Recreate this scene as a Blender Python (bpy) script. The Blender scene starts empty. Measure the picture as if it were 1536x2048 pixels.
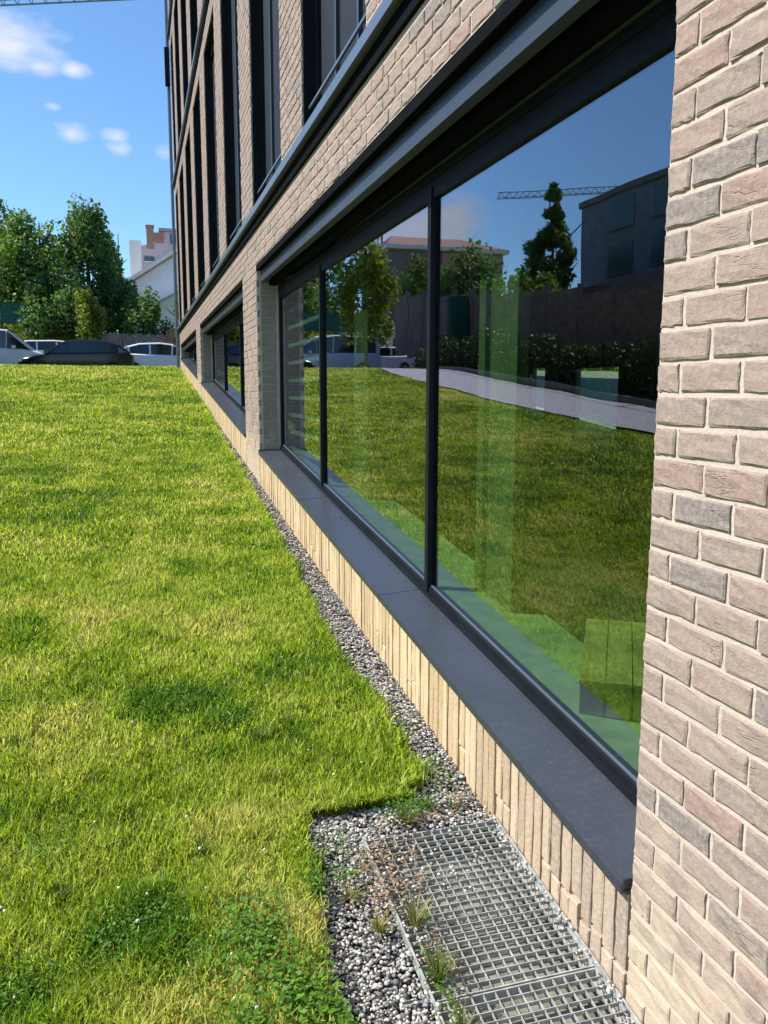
import bpy, math, random
import numpy as np
from mathutils import Vector, Matrix
random.seed(7); rng = np.random.default_rng(7)
scene = bpy.context.scene
COL = scene.collection
R = math.radians

# ------------------------------------------------------------------ camera
cam_d = bpy.data.cameras.new('camera'); cam = bpy.data.objects.new('camera', cam_d); COL.objects.link(cam)
scene.camera = cam
YAW, PIT, ROL = R(16.76), R(8.48), R(0.12)
EYE = Vector((-1.2, 0.0, 1.806))
Fw = Vector((math.sin(YAW)*math.cos(PIT), math.cos(YAW)*math.cos(PIT), -math.sin(PIT)))
Rt = Vector((math.cos(YAW), -math.sin(YAW), 0)); Up = Rt.cross(Fw)
R2 = Rt*math.cos(ROL)+Up*math.sin(ROL); U2 = -Rt*math.sin(ROL)+Up*math.cos(ROL)
m = Matrix((R2, U2, -Fw)).transposed().to_4x4(); m.translation = EYE
cam.matrix_world = m
cam_d.sensor_fit = 'VERTICAL'; cam_d.sensor_height = 36; cam_d.sensor_width = 27
cam_d.lens = 1620/2048*36; cam_d.clip_start = .05; cam_d.clip_end = 3000
scene.render.resolution_x = 768; scene.render.resolution_y = 1024

# ------------------------------------------------------------------ light
SUN_EL, SUN_AZ = R(48), R(20)          # azimuth measured from -x towards +y
sv = Vector((-math.cos(SUN_AZ)*math.cos(SUN_EL), math.sin(SUN_AZ)*math.cos(SUN_EL), math.sin(SUN_EL)))
sd = bpy.data.lights.new('sun', 'SUN'); sd.energy = 4.6; sd.angle = R(.53); sd.color = (1, .95, .87)
sun = bpy.data.objects.new('sun', sd); COL.objects.link(sun)
sun.rotation_euler = sv.to_track_quat('Z', 'Y').to_euler(); sun.location = (-20, 10, 40)
world = bpy.data.worlds.new('World'); scene.world = world; world.use_nodes = True
scene.view_settings.view_transform = 'Standard'; scene.view_settings.look = 'None'
scene.view_settings.gamma = 1; scene.view_settings.use_curve_mapping = False
scene.view_settings.exposure = 0.68
def build_world():
    nt = world.node_tree; N = nt.nodes; L = nt.links; N.clear()
    out = N.new('ShaderNodeOutputWorld'); bg = N.new('ShaderNodeBackground'); bg.inputs[1].default_value = .1
    L.new(bg.outputs[0], out.inputs[0])
    sky = N.new('ShaderNodeTexSky'); sky.sky_type = 'NISHITA'; sky.sun_disc = False
    sky.sun_elevation = SUN_EL; sky.sun_rotation = R(270)+SUN_AZ
    sky.air_density = 1.0; sky.dust_density = .25; sky.ozone_density = 3.0; sky.altitude = 300
    tc = N.new('ShaderNodeTexCoord')
    mp = N.new('ShaderNodeMapping'); mp.inputs['Scale'].default_value = (1, 1, 2.3); L.new(tc.outputs['Generated'], mp.inputs[0])
    nz = N.new('ShaderNodeTexNoise'); nz.inputs['Scale'].default_value = 9; nz.inputs['Detail'].default_value = 9
    nz.inputs['Roughness'].default_value = .6; L.new(mp.outputs[0], nz.inputs['Vector'])
    def math_(op, a, b=None, clamp=False):
        n = N.new('ShaderNodeMath'); n.operation = op; n.use_clamp = clamp
        for i, v in enumerate((a, b)):
            if v is None: continue
            if isinstance(v, (int, float)): n.inputs[i].default_value = v
            else: L.new(v, n.inputs[i])
        return n.outputs[0]
    # cumulus clouds: (direction, horizontal radius, strength)
    tot = None
    for c, rad, k in CLOUDS:
        c = Vector(c).normalized()
        s = N.new('ShaderNodeVectorMath'); s.operation = 'SUBTRACT'; L.new(tc.outputs['Generated'], s.inputs[0]); s.inputs[1].default_value = c
        q = N.new('ShaderNodeVectorMath'); q.operation = 'MULTIPLY'; L.new(s.outputs[0], q.inputs[0]); q.inputs[1].default_value = (1, 1, 1.7)
        d = N.new('ShaderNodeVectorMath'); d.operation = 'LENGTH'; L.new(q.outputs[0], d.inputs[0])
        v = math_('SUBTRACT', 1.0, math_('DIVIDE', d.outputs['Value'], rad))
        v = math_('MULTIPLY', math_('MAXIMUM', v, -1.2), k)
        tot = v if tot is None else math_('MAXIMUM', tot, v)
    base = math_('MAXIMUM', tot, -.32)
    dens = math_('ADD', math_('MULTIPLY', nz.outputs['Fac'], 1.5), base)
    dens = math_('MULTIPLY', math_('SUBTRACT', dens, .80), 2.3, True)
    n2 = N.new('ShaderNodeTexNoise'); n2.inputs['Scale'].default_value = 14; n2.inputs['Detail'].default_value = 5; L.new(mp.outputs[0], n2.inputs['Vector'])
    cr = N.new('ShaderNodeMix'); cr.data_type = 'RGBA'
    L.new(n2.outputs['Fac'], cr.inputs[0]); cr.inputs[6].default_value = (4.3, 5.0, 6.2, 1); cr.inputs[7].default_value = (5.6, 5.8, 6.3, 1)
    tint = N.new('ShaderNodeMix'); tint.data_type = 'RGBA'; tint.blend_type = 'MULTIPLY'; tint.inputs[0].default_value = 1
    L.new(sky.outputs[0], tint.inputs[6]); tint.inputs[7].default_value = SKY_TINT
    mx = N.new('ShaderNodeMix'); mx.data_type = 'RGBA'
    L.new(dens, mx.inputs[0]); L.new(tint.outputs[2], mx.inputs[6]); L.new(cr.outputs[2], mx.inputs[7])
    L.new(mx.outputs[2], bg.inputs[0])
def pxdir(px, py, mirror=False):
    v = Fw + R2*((px-768)/1620) - U2*((py-1024)/1620)
    return (-v.x if mirror else v.x, v.y, v.z)
CLOUDS = [(pxdir(20, 95), .058, .72), (pxdir(75, 130), .026, .55), (pxdir(145, 140), .016, .45), (pxdir(140, 268), .022, .42), (pxdir(235, 272), .016, .38), (pxdir(105, 212), .010, .3),
          (pxdir(243, 300), .02, .4), (pxdir(330, 305), .02, .3), (pxdir(860, 470, True), .09, .9), ((-.9, .1, .35), .14, .9), ((.5, -.6, .5), .18, .9), ((-.3, -.8, .3), .15, .9), ((.8, .6, .3), .16, .9)]
SKY_TINT = (.84, 1.08, 1.24, 1)
build_world()

# ------------------------------------------------------------------ helpers
def obj(name, me, mat=None, parent=None, loc=None, label=None, cat=None, group=None, kind=None):
    if mat is not None and len(me.materials) == 0: me.materials.append(mat)
    o = bpy.data.objects.new(name, me); COL.objects.link(o)
    if parent is not None: o.parent = parent
    if loc is not None: o.location = loc
    if label: o['label'] = label
    if cat: o['category'] = cat
    if group: o['group'] = group
    if kind: o['kind'] = kind
    return o
def empty(name, loc, label, cat, group=None, rz=0):
    o = bpy.data.objects.new(name, None); COL.objects.link(o); o.location = loc; o.rotation_euler = (0, 0, rz)
    o['label'] = label; o['category'] = cat
    if group: o['group'] = group
    o.empty_display_size = .2
    return o
class MB:
    def __init__(s): s.v = []; s.f = []; s.t = []
    def quad(s, a, b, c, d, t=0.5):
        n = len(s.v); s.v += [a, b, c, d]; s.f.append((n, n+1, n+2, n+3)); s.t += [t]*4
    def box(s, x0, x1, y0, y1, z0, z1, t=.5, sy=0.0, skip=()):
        """axis box; sy = slope dz/dy applied to both z"""
        n = len(s.v)
        for x in (x0, x1):
            for y in (y0, y1):
                for z in (z0, z1): s.v.append((x, y, z+sy*y))
        F = {'x-': (0, 1, 3, 2), 'x+': (4, 6, 7, 5), 'y-': (0, 4, 5, 1), 'y+': (2, 3, 7, 6), 'z-': (0, 2, 6, 4), 'z+': (1, 5, 7, 3)}
        for k, f in F.items():
            if k not in skip: s.f.append(tuple(n+i for i in f))
        s.t += [t]*8
        return s
    def bar(s, p, q, w, h=None, t=.5):
        h = h or w; p = Vector(p); q = Vector(q); d = (q-p).normalized()
        u = d.cross(Vector((0, 0, 1)));  u = (Vector((1, 0, 0)) if u.length < 1e-4 else u).normalized(); v = u.cross(d)
        n = len(s.v)
        for c in (p, q):
            for a, b in ((-1, -1), (1, -1), (1, 1), (-1, 1)): s.v.append(tuple(c+u*a*w/2+v*b*h/2))
        for i in range(4): j = (i+1) % 4; s.f.append((n+i, n+j, n+4+j, n+4+i))
        s.f += [(n+3, n+2, n+1, n), (n+4, n+5, n+6, n+7)]; s.t += [t]*8
        return s
    def tube(s, pts, radii, k=8, t=.5):
        n0 = len(s.v); pts = [Vector(p) for p in pts]
        for i, p in enumerate(pts):
            d = (pts[min(i+1, len(pts)-1)]-pts[max(i-1, 0)]).normalized()
            u = d.cross(Vector((0.3, 1, 0.1))).normalized(); v = u.cross(d)
            for j in range(k):
                a = 2*math.pi*j/k; s.v.append(tuple(p+u*math.cos(a)*radii[i]+v*math.sin(a)*radii[i]))
        for i in range(len(pts)-1):
            for j in range(k):
                a = n0+i*k+j; b = n0+i*k+(j+1) % k; s.f.append((a, b, b+k, a+k))
        s.f.append(tuple(n0+j for j in range(k))[::-1]); s.f.append(tuple(n0+(len(pts)-1)*k+j for j in range(k)))
        s.t += [t]*(len(pts)*k)
        return s
    def mesh(s, name, smooth=False):
        me = bpy.data.meshes.new(name); me.from_pydata([tuple(v) for v in s.v], [], s.f)
        a = me.attributes.new('tint', 'FLOAT', 'POINT'); a.data.foreach_set('value', np.array(s.t, dtype=np.float32))
        if smooth: me.shade_smooth()
        me.update(); return me
    def build(s, name, mat, parent=None, smooth=False, **k): return obj(name, s.mesh(name, smooth), mat, parent, **k)
def big(name, V, F, mat, tint=None, smooth=False, parent=None, **kw):
    V = np.ascontiguousarray(V, dtype=np.float32); F = np.ascontiguousarray(F, dtype=np.int32); k = F.shape[1]
    me = bpy.data.meshes.new(name); me.vertices.add(len(V)); me.vertices.foreach_set('co', V.ravel())
    me.loops.add(F.size); me.loops.foreach_set('vertex_index', F.ravel())
    me.polygons.add(len(F)); me.polygons.foreach_set('loop_start', np.arange(0, F.size, k, dtype=np.int32))
    me.polygons.foreach_set('loop_total', np.full(len(F), k, dtype=np.int32))
    if tint is not None:
        a = me.attributes.new('tint', 'FLOAT', 'POINT'); a.data.foreach_set('value', np.ascontiguousarray(tint, dtype=np.float32))
    me.update(calc_edges=True); me.validate()
    if smooth: me.shade_smooth()
    return obj(name, me, mat, parent, **kw)
def _h(i, j, s):
    n = (i*374761393 + j*668265263 + s*1274126177) & 0x7fffffff
    n = ((n ^ (n >> 13))*1274126177) & 0x7fffffff
    return ((n ^ (n >> 16)) & 0xffff)/65535.0
def vnoise(x, y, sc=1.0, s=0):
    x = np.asarray(x, float)*sc+100; y = np.asarray(y, float)*sc+100
    i = np.floor(x).astype(np.int64); j = np.floor(y).astype(np.int64); fx = x-i; fy = y-j
    fx = fx*fx*(3-2*fx); fy = fy*fy*(3-2*fy)
    return (_h(i, j, s)*(1-fx)+_h(i+1, j, s)*fx)*(1-fy)+(_h(i, j+1, s)*(1-fx)+_h(i+1, j+1, s)*fx)*fy
def fbm(x, y, sc=1.0, s=0, o=4):
    r = 0; a = .5; t = 0
    for k in range(o): r = r+a*vnoise(x, y, sc*2**k, s+k); t += a; a *= .5
    return r/t
def ground(x, y):
    """height of the terrain"""
    x = np.asarray(x, float); y = np.asarray(y, float)
    yy = np.minimum(y, 25.0); z = .1*np.maximum(yy, -12)
    u = np.clip((y-23.5)/3.5, 0, 1)
    z = np.where(y > 23.5, .1*23.5+.35*(u-u*u/2)*.97, z)
    z = z-np.clip((y-27)/3, 0, 1)*.24
    z = z+np.maximum(np.minimum(y, 110)-36, 0)*.06
    return z

# ------------------------------------------------------------------ materials
class G:
    def __init__(s, name):
        s.m = bpy.data.materials.new(name); s.m.use_nodes = True; s.N = s.m.node_tree.nodes; s.L = s.m.node_tree.links
        s.N.clear(); s.out = s.N.new('ShaderNodeOutputMaterial')
    def n(s, t, **k):
        n = s.N.new(t)
        for a, v in k.items(): setattr(n, a, v)
        return n
    def set(s, sock, v):
        if hasattr(v, 'is_output') or isinstance(v, bpy.types.NodeSocket): s.L.new(v, sock)
        else: sock.default_value = v
    def math(s, op, a, b=0.0, c=None, clamp=False):
        n = s.n('ShaderNodeMath', operation=op, use_clamp=clamp); s.set(n.inputs[0], a); s.set(n.inputs[1], b)
        if c is not None: s.set(n.inputs[2], c)
        return n.outputs[0]
    def pos(s): return s.n('ShaderNodeNewGeometry').outputs['Position']
    def objc(s): return s.n('ShaderNodeTexCoord').outputs['Object']
    def noise(s, sc, d=4, r=.55, vec=None, stretch=None):
        n = s.n('ShaderNodeTexNoise'); n.inputs['Scale'].default_value = sc; n.inputs['Detail'].default_value = d; n.inputs['Roughness'].default_value = r
        v = vec if vec is not None else s.pos()
        if stretch: mp = s.n('ShaderNodeMapping'); mp.inputs['Scale'].default_value = stretch; s.L.new(v, mp.inputs[0]); v = mp.outputs[0]
        s.L.new(v, n.inputs['Vector']); return n.outputs['Fac']
    def ramp(s, f, *st, const=False):
        r = s.n('ShaderNodeValToRGB'); e = r.color_ramp.elements
        if const: r.color_ramp.interpolation = 'CONSTANT'
        while len(e) < len(st): e.new(.5)
        for i, (p, c) in enumerate(st): e[i].position = p; e[i].color = (*c, 1) if len(c) == 3 else c
        s.set(r.inputs[0], f); return r.outputs[0]
    def mix(s, f, a, b, mode='MIX'):
        n = s.n('ShaderNodeMix', data_type='RGBA', blend_type=mode); s.set(n.inputs[0], f)
        for i, v in ((6, a), (7, b)):
            if isinstance(v, tuple) and len(v) == 3: v = (*v, 1)
            s.set(n.inputs[i], v)
        return n.outputs[2]
    def attr(s, n='tint'): return s.n('ShaderNodeAttribute', attribute_name=n).outputs['Fac']
    def bump(s, h, st=.3, d=.01):
        b = s.n('ShaderNodeBump'); b.inputs['Strength'].default_value = st; b.inputs['Distance'].default_value = d; s.L.new(h, b.inputs['Height']); return b.outputs[0]
    def pbr(s, col, rough=.7, metal=0, spec=.5, normal=None, **k):
        p = s.n('ShaderNodeBsdfPrincipled')
        if isinstance(col, tuple) and len(col) == 3: col = (*col, 1)
        s.set(p.inputs['Base Color'], col); s.set(p.inputs['Roughness'], rough); s.set(p.inputs['Metallic'], metal); s.set(p.inputs['Specular IOR Level'], spec)
        if normal is not None: s.L.new(normal, p.inputs['Normal'])
        for a, v in k.items(): s.set(p.inputs[a], v)
        return p.outputs[0]
    def done(s, sh): s.L.new(sh, s.out.inputs[0]); return s.m

def mat_brick():
    g = G('brick_clay'); t = g.attr(); n1 = g.noise(70, 5, .65); n2 = g.noise(9, 3); n3 = g.noise(260, 2)
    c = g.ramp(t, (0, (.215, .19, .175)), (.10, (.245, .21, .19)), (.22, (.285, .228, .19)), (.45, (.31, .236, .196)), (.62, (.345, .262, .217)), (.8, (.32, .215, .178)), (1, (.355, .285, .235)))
    c = g.mix(g.math('MULTIPLY', g.math('SUBTRACT', n1, .42, clamp=True), 2.6, clamp=True), c, (.43, .34, .29))
    c = g.mix(g.math('MULTIPLY', g.math('SUBTRACT', .46, n2, clamp=True), 2.2, clamp=True), c, (.25, .205, .18))
    cz = g.noise(13, 3, .5, stretch=(1, .35, 2.4)); cre = g.math('SUBTRACT', 1.0, g.math('MULTIPLY', g.math('ABSOLUTE', g.math('SUBTRACT', cz, .5)), 55.0), clamp=True); cre = g.math('MULTIPLY', cre, g.math('MULTIPLY', g.math('SUBTRACT', g.noise(6.5, 2), .54, clamp=True), 9.0, clamp=True), clamp=True)
    c = g.mix(g.math('MULTIPLY', cre, .5), c, (.22, .165, .13))
    sp = g.n('ShaderNodeSeparateXYZ'); g.L.new(g.pos(), sp.inputs[0])       # beige blended in towards the ground
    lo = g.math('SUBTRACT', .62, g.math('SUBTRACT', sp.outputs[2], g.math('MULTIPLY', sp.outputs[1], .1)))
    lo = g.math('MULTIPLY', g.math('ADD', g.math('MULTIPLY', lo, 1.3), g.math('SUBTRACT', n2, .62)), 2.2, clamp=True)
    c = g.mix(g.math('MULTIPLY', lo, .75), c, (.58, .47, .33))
    h = g.math('ADD', g.math('ADD', n1, g.math('MULTIPLY', n3, .4)), g.math('MULTIPLY', cre, -.7))
    return g.done(g.pbr(c, .9, spec=.25, normal=g.bump(h, .6, .005)))
def mat_soldier():
    g = G('brick_buff'); t = g.attr(); n1 = g.noise(60, 5, .65); n2 = g.noise(7, 3)
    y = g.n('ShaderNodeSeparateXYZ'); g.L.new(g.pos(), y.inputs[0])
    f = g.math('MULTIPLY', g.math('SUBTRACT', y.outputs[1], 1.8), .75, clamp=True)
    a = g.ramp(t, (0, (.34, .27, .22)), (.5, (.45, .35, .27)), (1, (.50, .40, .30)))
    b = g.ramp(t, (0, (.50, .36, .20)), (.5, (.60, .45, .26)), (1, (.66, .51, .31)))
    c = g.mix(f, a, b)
    c = g.mix(g.math('MULTIPLY', g.math('SUBTRACT', n1, .45, clamp=True), 2.0, clamp=True), c, (.66, .54, .38))
    c = g.mix(g.math('MULTIPLY', g.math('SUBTRACT', .44, n2, clamp=True), 1.6, clamp=True), c, (.36, .28, .19))
    return g.done(g.pbr(c, .92, spec=.2, normal=g.bump(n1, .7, .006)))
def mat_mortar():
    g = G('mortar'); n = g.noise(120, 4); n2 = g.noise(5, 3)
    c = g.ramp(g.math('ADD', g.math('MULTIPLY', n, .5), g.math('MULTIPLY', n2, .5)), (.3, (.47, .40, .33)), (.7, (.61, .53, .44)))
    return g.done(g.pbr(c, .95, spec=.1, normal=g.bump(n, .6, .004)))
def mat_plain(name, col, rough=.6, metal=0, spec=.5, var=.12, sc=6, bump=0.0, bsc=80):
    g = G(name); n = g.noise(sc, 4)
    a = tuple(max(0, c*(1-var*1.6)) for c in col); b = tuple(min(1, c*(1+var*1.6)) for c in col)
    c = g.ramp(n, (.3, a), (.7, b)); nm = None
    if bump: nm = g.bump(g.noise(bsc, 3), bump, .005)
    r = g.math('ADD', rough-.06, g.math('MULTIPLY', g.noise(sc*3, 3), .12))
    return g.done(g.pbr(c, r, metal, spec, nm))
def mat_sill():
    g = G('sill_metal'); n = g.noise(3, 4); d = g.noise(45, 6, .7); st = g.noise(30, 3, vec=None, stretch=(1, 6, 1))
    c = g.ramp(n, (.3, (.052, .062, .080)), (.7, (.064, .075, .094)))
    c = g.mix(g.math('MULTIPLY', g.math('SUBTRACT', d, .52, clamp=True), 1.6, clamp=True), c, (.14, .14, .13))
    sk = g.noise(5, 5, .7, stretch=(1, 9, 1)); c = g.mix(g.math('MULTIPLY', g.math('SUBTRACT', sk, .52, clamp=True), .9, clamp=True), c, (.13, .135, .13))
    sp = g.noise(210, 1, .5); c = g.mix(g.math('MULTIPLY', g.math('SUBTRACT', sp, .70, clamp=True), 9, clamp=True), c, (.3, .29, .26))
    r = g.math('ADD', .22, g.math('MULTIPLY', st, .25))
    return g.done(g.pbr(c, r, .35, .5, g.bump(d, .05, .002)))
def mat_glass(name, tint, f0=.055, boost=1.0):
    g = G(name); ge = g.n('ShaderNodeNewGeometry')
    dp = g.n('ShaderNodeVectorMath', operation='DOT_PRODUCT'); g.L.new(ge.outputs['Incoming'], dp.inputs[0]); g.L.new(ge.outputs['Normal'], dp.inputs[1])
    a = g.math('SUBTRACT', 1.0, g.math('ABSOLUTE', dp.outputs['Value']), clamp=True)
    f = g.math('ADD', f0, g.math('MULTIPLY', g.math('POWER', a, 3.4), (1-f0)*boost), clamp=True)
    tr = g.n('ShaderNodeBsdfTransparent'); tr.inputs[0].default_value = (*tint, 1)
    gl = g.n('ShaderNodeBsdfGlossy'); g.set(gl.inputs['Roughness'], g.math('MULTIPLY', g.math('SUBTRACT', g.noise(2.2, 4, .6, stretch=(1, 1, .5)), .45, clamp=True), .10)); gl.inputs[0].default_value = (.84, .83, 1, 1)
    wv = g.noise(1.3, 2); g.L.new(g.bump(wv, .06, .02), gl.inputs['Normal'])
    mx = g.n('ShaderNodeMixShader'); g.L.new(f, mx.inputs[0]); g.L.new(tr.outputs[0], mx.inputs[1]); g.L.new(gl.outputs[0], mx.inputs[2])
    return g.done(mx.outputs[0])
def mat_leaf(name, c0, c1, c2, trans=.35, tcol=None, up=0, spec=.3):
    g = G(name); t = g.attr()
    c = g.ramp(t, (0, c0), (.5, c1), (1, c2))
    nm = None
    if up:      # blades stand on edge: lean their shading towards the turf they form
        a = g.n('ShaderNodeVectorMath', operation='SCALE'); g.L.new(g.n('ShaderNodeNewGeometry').outputs['Normal'], a.inputs[0]); a.inputs['Scale'].default_value = 1-up
        b = g.n('ShaderNodeVectorMath', operation='ADD'); g.L.new(a.outputs[0], b.inputs[0]); b.inputs[1].default_value = (0, 0, up)
        nn = g.n('ShaderNodeVectorMath', operation='NORMALIZE'); g.L.new(b.outputs[0], nn.inputs[0]); nm = nn.outputs[0]
    d = g.pbr(c, .55, spec=spec, normal=nm); tl = g.n('ShaderNodeBsdfTranslucent')
    g.L.new(g.mix(1.0, c, tcol or (1.3, 1.35, .5), 'MULTIPLY'), tl.inputs[0])
    mx = g.n('ShaderNodeMixShader'); mx.inputs[0].default_value = trans; g.L.new(d, mx.inputs[1]); g.L.new(tl.outputs[0], mx.inputs[2])
    return g.done(mx.outputs[0])
def mat_ground():
    g = G('turf_ground'); n = g.noise(1.1, 6, .6); n2 = g.noise(38, 5, .7); n3 = g.noise(160, 2)
    c = g.ramp(n, (.3, (.13, .20, .012)), (.5, (.22, .29, .015)), (.68, (.38, .34, .07)))
    c = g.mix(g.math('MULTIPLY', g.math('SUBTRACT', n2, .42, clamp=True), 3.0, clamp=True), c, (.11, .08, .045))
    return g.done(g.pbr(c, .95, spec=.1, normal=g.bump(g.math('ADD', n2, n3), .9, .03)))
def mat_stone():
    g = G('gravel_stone'); t = g.attr(); n = g.noise(90, 4)
    c = g.ramp(t, (0, (.06, .065, .068)), (.3, (.15, .155, .16)), (.6, (.36, .35, .33)), (.85, (.52, .48, .43)), (1, (.66, .62, .56)))
    c = g.mix(g.math('MULTIPLY', g.math('SUBTRACT', n, .5, clamp=True), 1.5, clamp=True), c, (.46, .42, .35))
    return g.done(g.pbr(c, .9, spec=.2, normal=g.bump(n, .3, .003)))
def mat_paver():
    g = G('path_paving'); b = g.n('ShaderNodeTexBrick'); g.L.new(g.pos(), b.inputs['Vector'])
    b.inputs['Scale'].default_value = 1; b.inputs['Brick Width'].default_value = .2; b.inputs['Row Height'].default_value = .1; b.inputs['Mortar Size'].default_value = .006
    b.inputs['Color1'].default_value = (.36, .33, .36, 1); b.inputs['Color2'].default_value = (.46, .42, .44, 1); b.inputs['Mortar'].default_value = (.16, .15, .14, 1)
    c = g.mix(.6, b.outputs[0], g.ramp(g.noise(14, 5), (.3, (.18, .165, .19)), (.7, (.62, .57, .62))))
    return g.done(g.pbr(c, .8, spec=.4, normal=g.bump(b.outputs['Fac'], -.3, .004)))
M = dict(
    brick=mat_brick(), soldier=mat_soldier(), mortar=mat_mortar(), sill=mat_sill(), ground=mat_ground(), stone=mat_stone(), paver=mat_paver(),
    frame=mat_plain('frame_metal', (.010, .013, .016), .5, .0, .12), fascia=mat_plain('fascia_metal', (.05, .06, .075), .38, .2, .5, .05, 2),
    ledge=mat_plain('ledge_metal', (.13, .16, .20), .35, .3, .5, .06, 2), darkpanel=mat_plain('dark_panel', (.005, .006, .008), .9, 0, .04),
    blind=mat_plain('screen_fabric', (.008, .015, .024), .7, 0, .25, .1, 3),
    glass=mat_glass('window_glass', (.63, .76, .62), .15, 1.0), farglass=mat_glass('far_glass', (.25, .3, .3), .1, 1),
    conc=mat_plain('interior_plaster', (.24, .25, .17), .85, 0, .2), deck=mat_plain('inner_sill_stone', (.66, .70, .48), .7, 0, .3, .15, 12), floor=mat_plain('interior_floor', (.10, .10, .085), .6, 0, .4, .2, 3),
    inwall=mat_plain('interior_dark_wall', (.20, .21, .17), .8, 0, .3), wood=mat_plain('pale_wood', (.72, .56, .28), .6, 0, .3, .2, 14),
    galv=mat_plain('galvanised_steel', (.40, .41, .385), .6, .25, .35, .2, 30), pit=mat_plain('pit_concrete', (.20, .20, .155), .95, 0, .1, .22, 22, .6),
    asphalt=mat_plain('asphalt', (.07, .07, .072), .9, 0, .3, .25, 9, .4), kerb=mat_plain('kerb_concrete', (.38, .37, .35), .85, 0, .2, .2, 9),
    bark=mat_plain('bark', (.10, .075, .055), .95, 0, .1, .4, 12, .6, 30),
    grass=mat_leaf('grass_blade', (.07, .19, .012), (.35, .50, .028), (.68, .64, .20), .30, up=.8, spec=.12), clover=mat_leaf('clover_leaf', (.035, .11, .008), (.085, .21, .015), (.17, .31, .035), .3),
    litter=mat_leaf('leaf_litter', (.12, .07, .04), (.28, .18, .11), (.45, .34, .22), .15),
    weed=mat_leaf('weed_leaf', (.05, .12, .02), (.12, .19, .04), (.40, .33, .15), .3),
    leafk=mat_leaf('hedge_foliage', (.018, .04, .018), (.045, .085, .03), (.085, .13, .045), .25), leafd=mat_leaf('dark_foliage', (.045, .09, .036), (.10, .185, .058), (.17, .27, .075), .38), leafm=mat_leaf('mid_foliage', (.055, .10, .026), (.125, .22, .045), (.22, .32, .075), .38),
    leafy=mat_leaf('yellow_green_foliage', (.08, .13, .018), (.18, .24, .03), (.30, .34, .06), .38), leafc=mat_leaf('conifer_foliage', (.045, .09, .035), (.10, .17, .05), (.18, .26, .08), .3),
    white=mat_plain('white_render', (.72, .74, .78), .8, 0, .2, .05), trim=mat_plain('white_trim', (.80, .78, .74), .6, 0, .3, .04), tile=mat_plain('orange_tile', (.34, .19, .15), .85, 0, .2, .2, 20), pinkroof=mat_plain('faded_roof', (.55, .48, .50), .8, 0, .2, .1, 10),
    chim=mat_plain('chimney_brick', (.34, .22, .16), .9, 0, .2, .2, 20), peach=mat_plain('peach_render', (.55, .33, .24), .85, 0, .2, .1),
    brown=mat_plain('brown_board', (.28, .20, .175), .8, 0, .3, .3, 7), rust=mat_plain('rusty_board', (.34, .17, .09), .85, 0, .2, .3, 7), greennet=mat_plain('green_netting', (.03, .12, .085), .8, 0, .2, .2, 9), black=mat_plain('black_metal', (.012, .013, .014), .5, .3, .5),
    dkwall=mat_plain('dark_cladding', (.27, .28, .34), .7, 0, .3, .15, 3), dkwall2=mat_plain('brown_wall', (.26, .20, .19), .8, 0, .3, .15, 4), wglass=mat_plain('dark_window_glass', (.05, .09, .12), .15, 0, .8, .05),
    carwhite=mat_plain('white_car_paint', (.72, .73, .74), .25, 0, .6, .02), carblack=mat_plain('black_car_paint', (.008, .009, .011), .2, 0, .7, .02), carsilver=mat_plain('silver_car_paint', (.42, .46, .50), .3, .5, .6, .02),
    carglass=mat_plain('car_glass', (.012, .016, .018), .08, 0, .8, .02), tyre=mat_plain('tyre_rubber', (.02, .02, .02), .85, 0, .2), rim=mat_plain('wheel_rim', (.45, .46, .47), .3, .8, .5), lamp=mat_plain('lamp_lens', (.75, .76, .78), .15, 0, .7), tail=mat_plain('tail_lens', (.4, .02, .02), .2, 0, .6),
    crane=mat_plain('crane_steel', (.16, .18, .24), .6, .3, .4), petal=mat_plain('clover_petal', (.60, .58, .42), .8, 0, .2, .2, 60), soil=mat_plain('soil', (.10, .075, .05), .95, 0, .1, .4, 30, .5))

# ------------------------------------------------------------------ terrain
YEND = 24.05
_ey = np.array([-3, 1.2, 2.0, 2.60, 2.72, 2.76, 2.80, 3.1, 3.5, 3.9, 4.5, 5.3, 7.0, 9.7, 11.4, 16.3, 24, 30])
_ex = np.array([-.84, -.83, -.80, -.73, -.70, -.36, -.24, -.21, -.20, -.26, -.26, -.23, -.19, -.16, -.15, -.08, -.06, -.06])
def lawn_edge(y):
    y = np.asarray(y, float)
    return np.interp(y, _ey, _ex)+.018*(vnoise(y, 0, 7, 3)-.5)+.02*(vnoise(y, 0, 22, 5)-.5)
def grid(name, xs, ys, zf, mat, keep=None, warp=None, **kw):
    X, Y = np.meshgrid(xs, ys)
    if warp: X, Y = warp(X, Y)
    Z = zf(X, Y); V = np.stack([X, Y, Z], -1).reshape(-1, 3); nx = len(xs); F = []
    for j in range(len(ys)-1):
        for i in range(nx-1):
            if keep and not keep((xs[i]+xs[i+1])/2, (ys[j]+ys[j+1])/2): continue
            a = j*nx+i; F.append((a, a+1, a+nx+1, a+nx))
    return big(name, V, F, mat, smooth=True, kind='structure', **kw)
def soft(x, y): return .05*(fbm(x, y, .8, 11)-.5)+.012*(vnoise(x, y, 9, 4)-.5)
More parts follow.
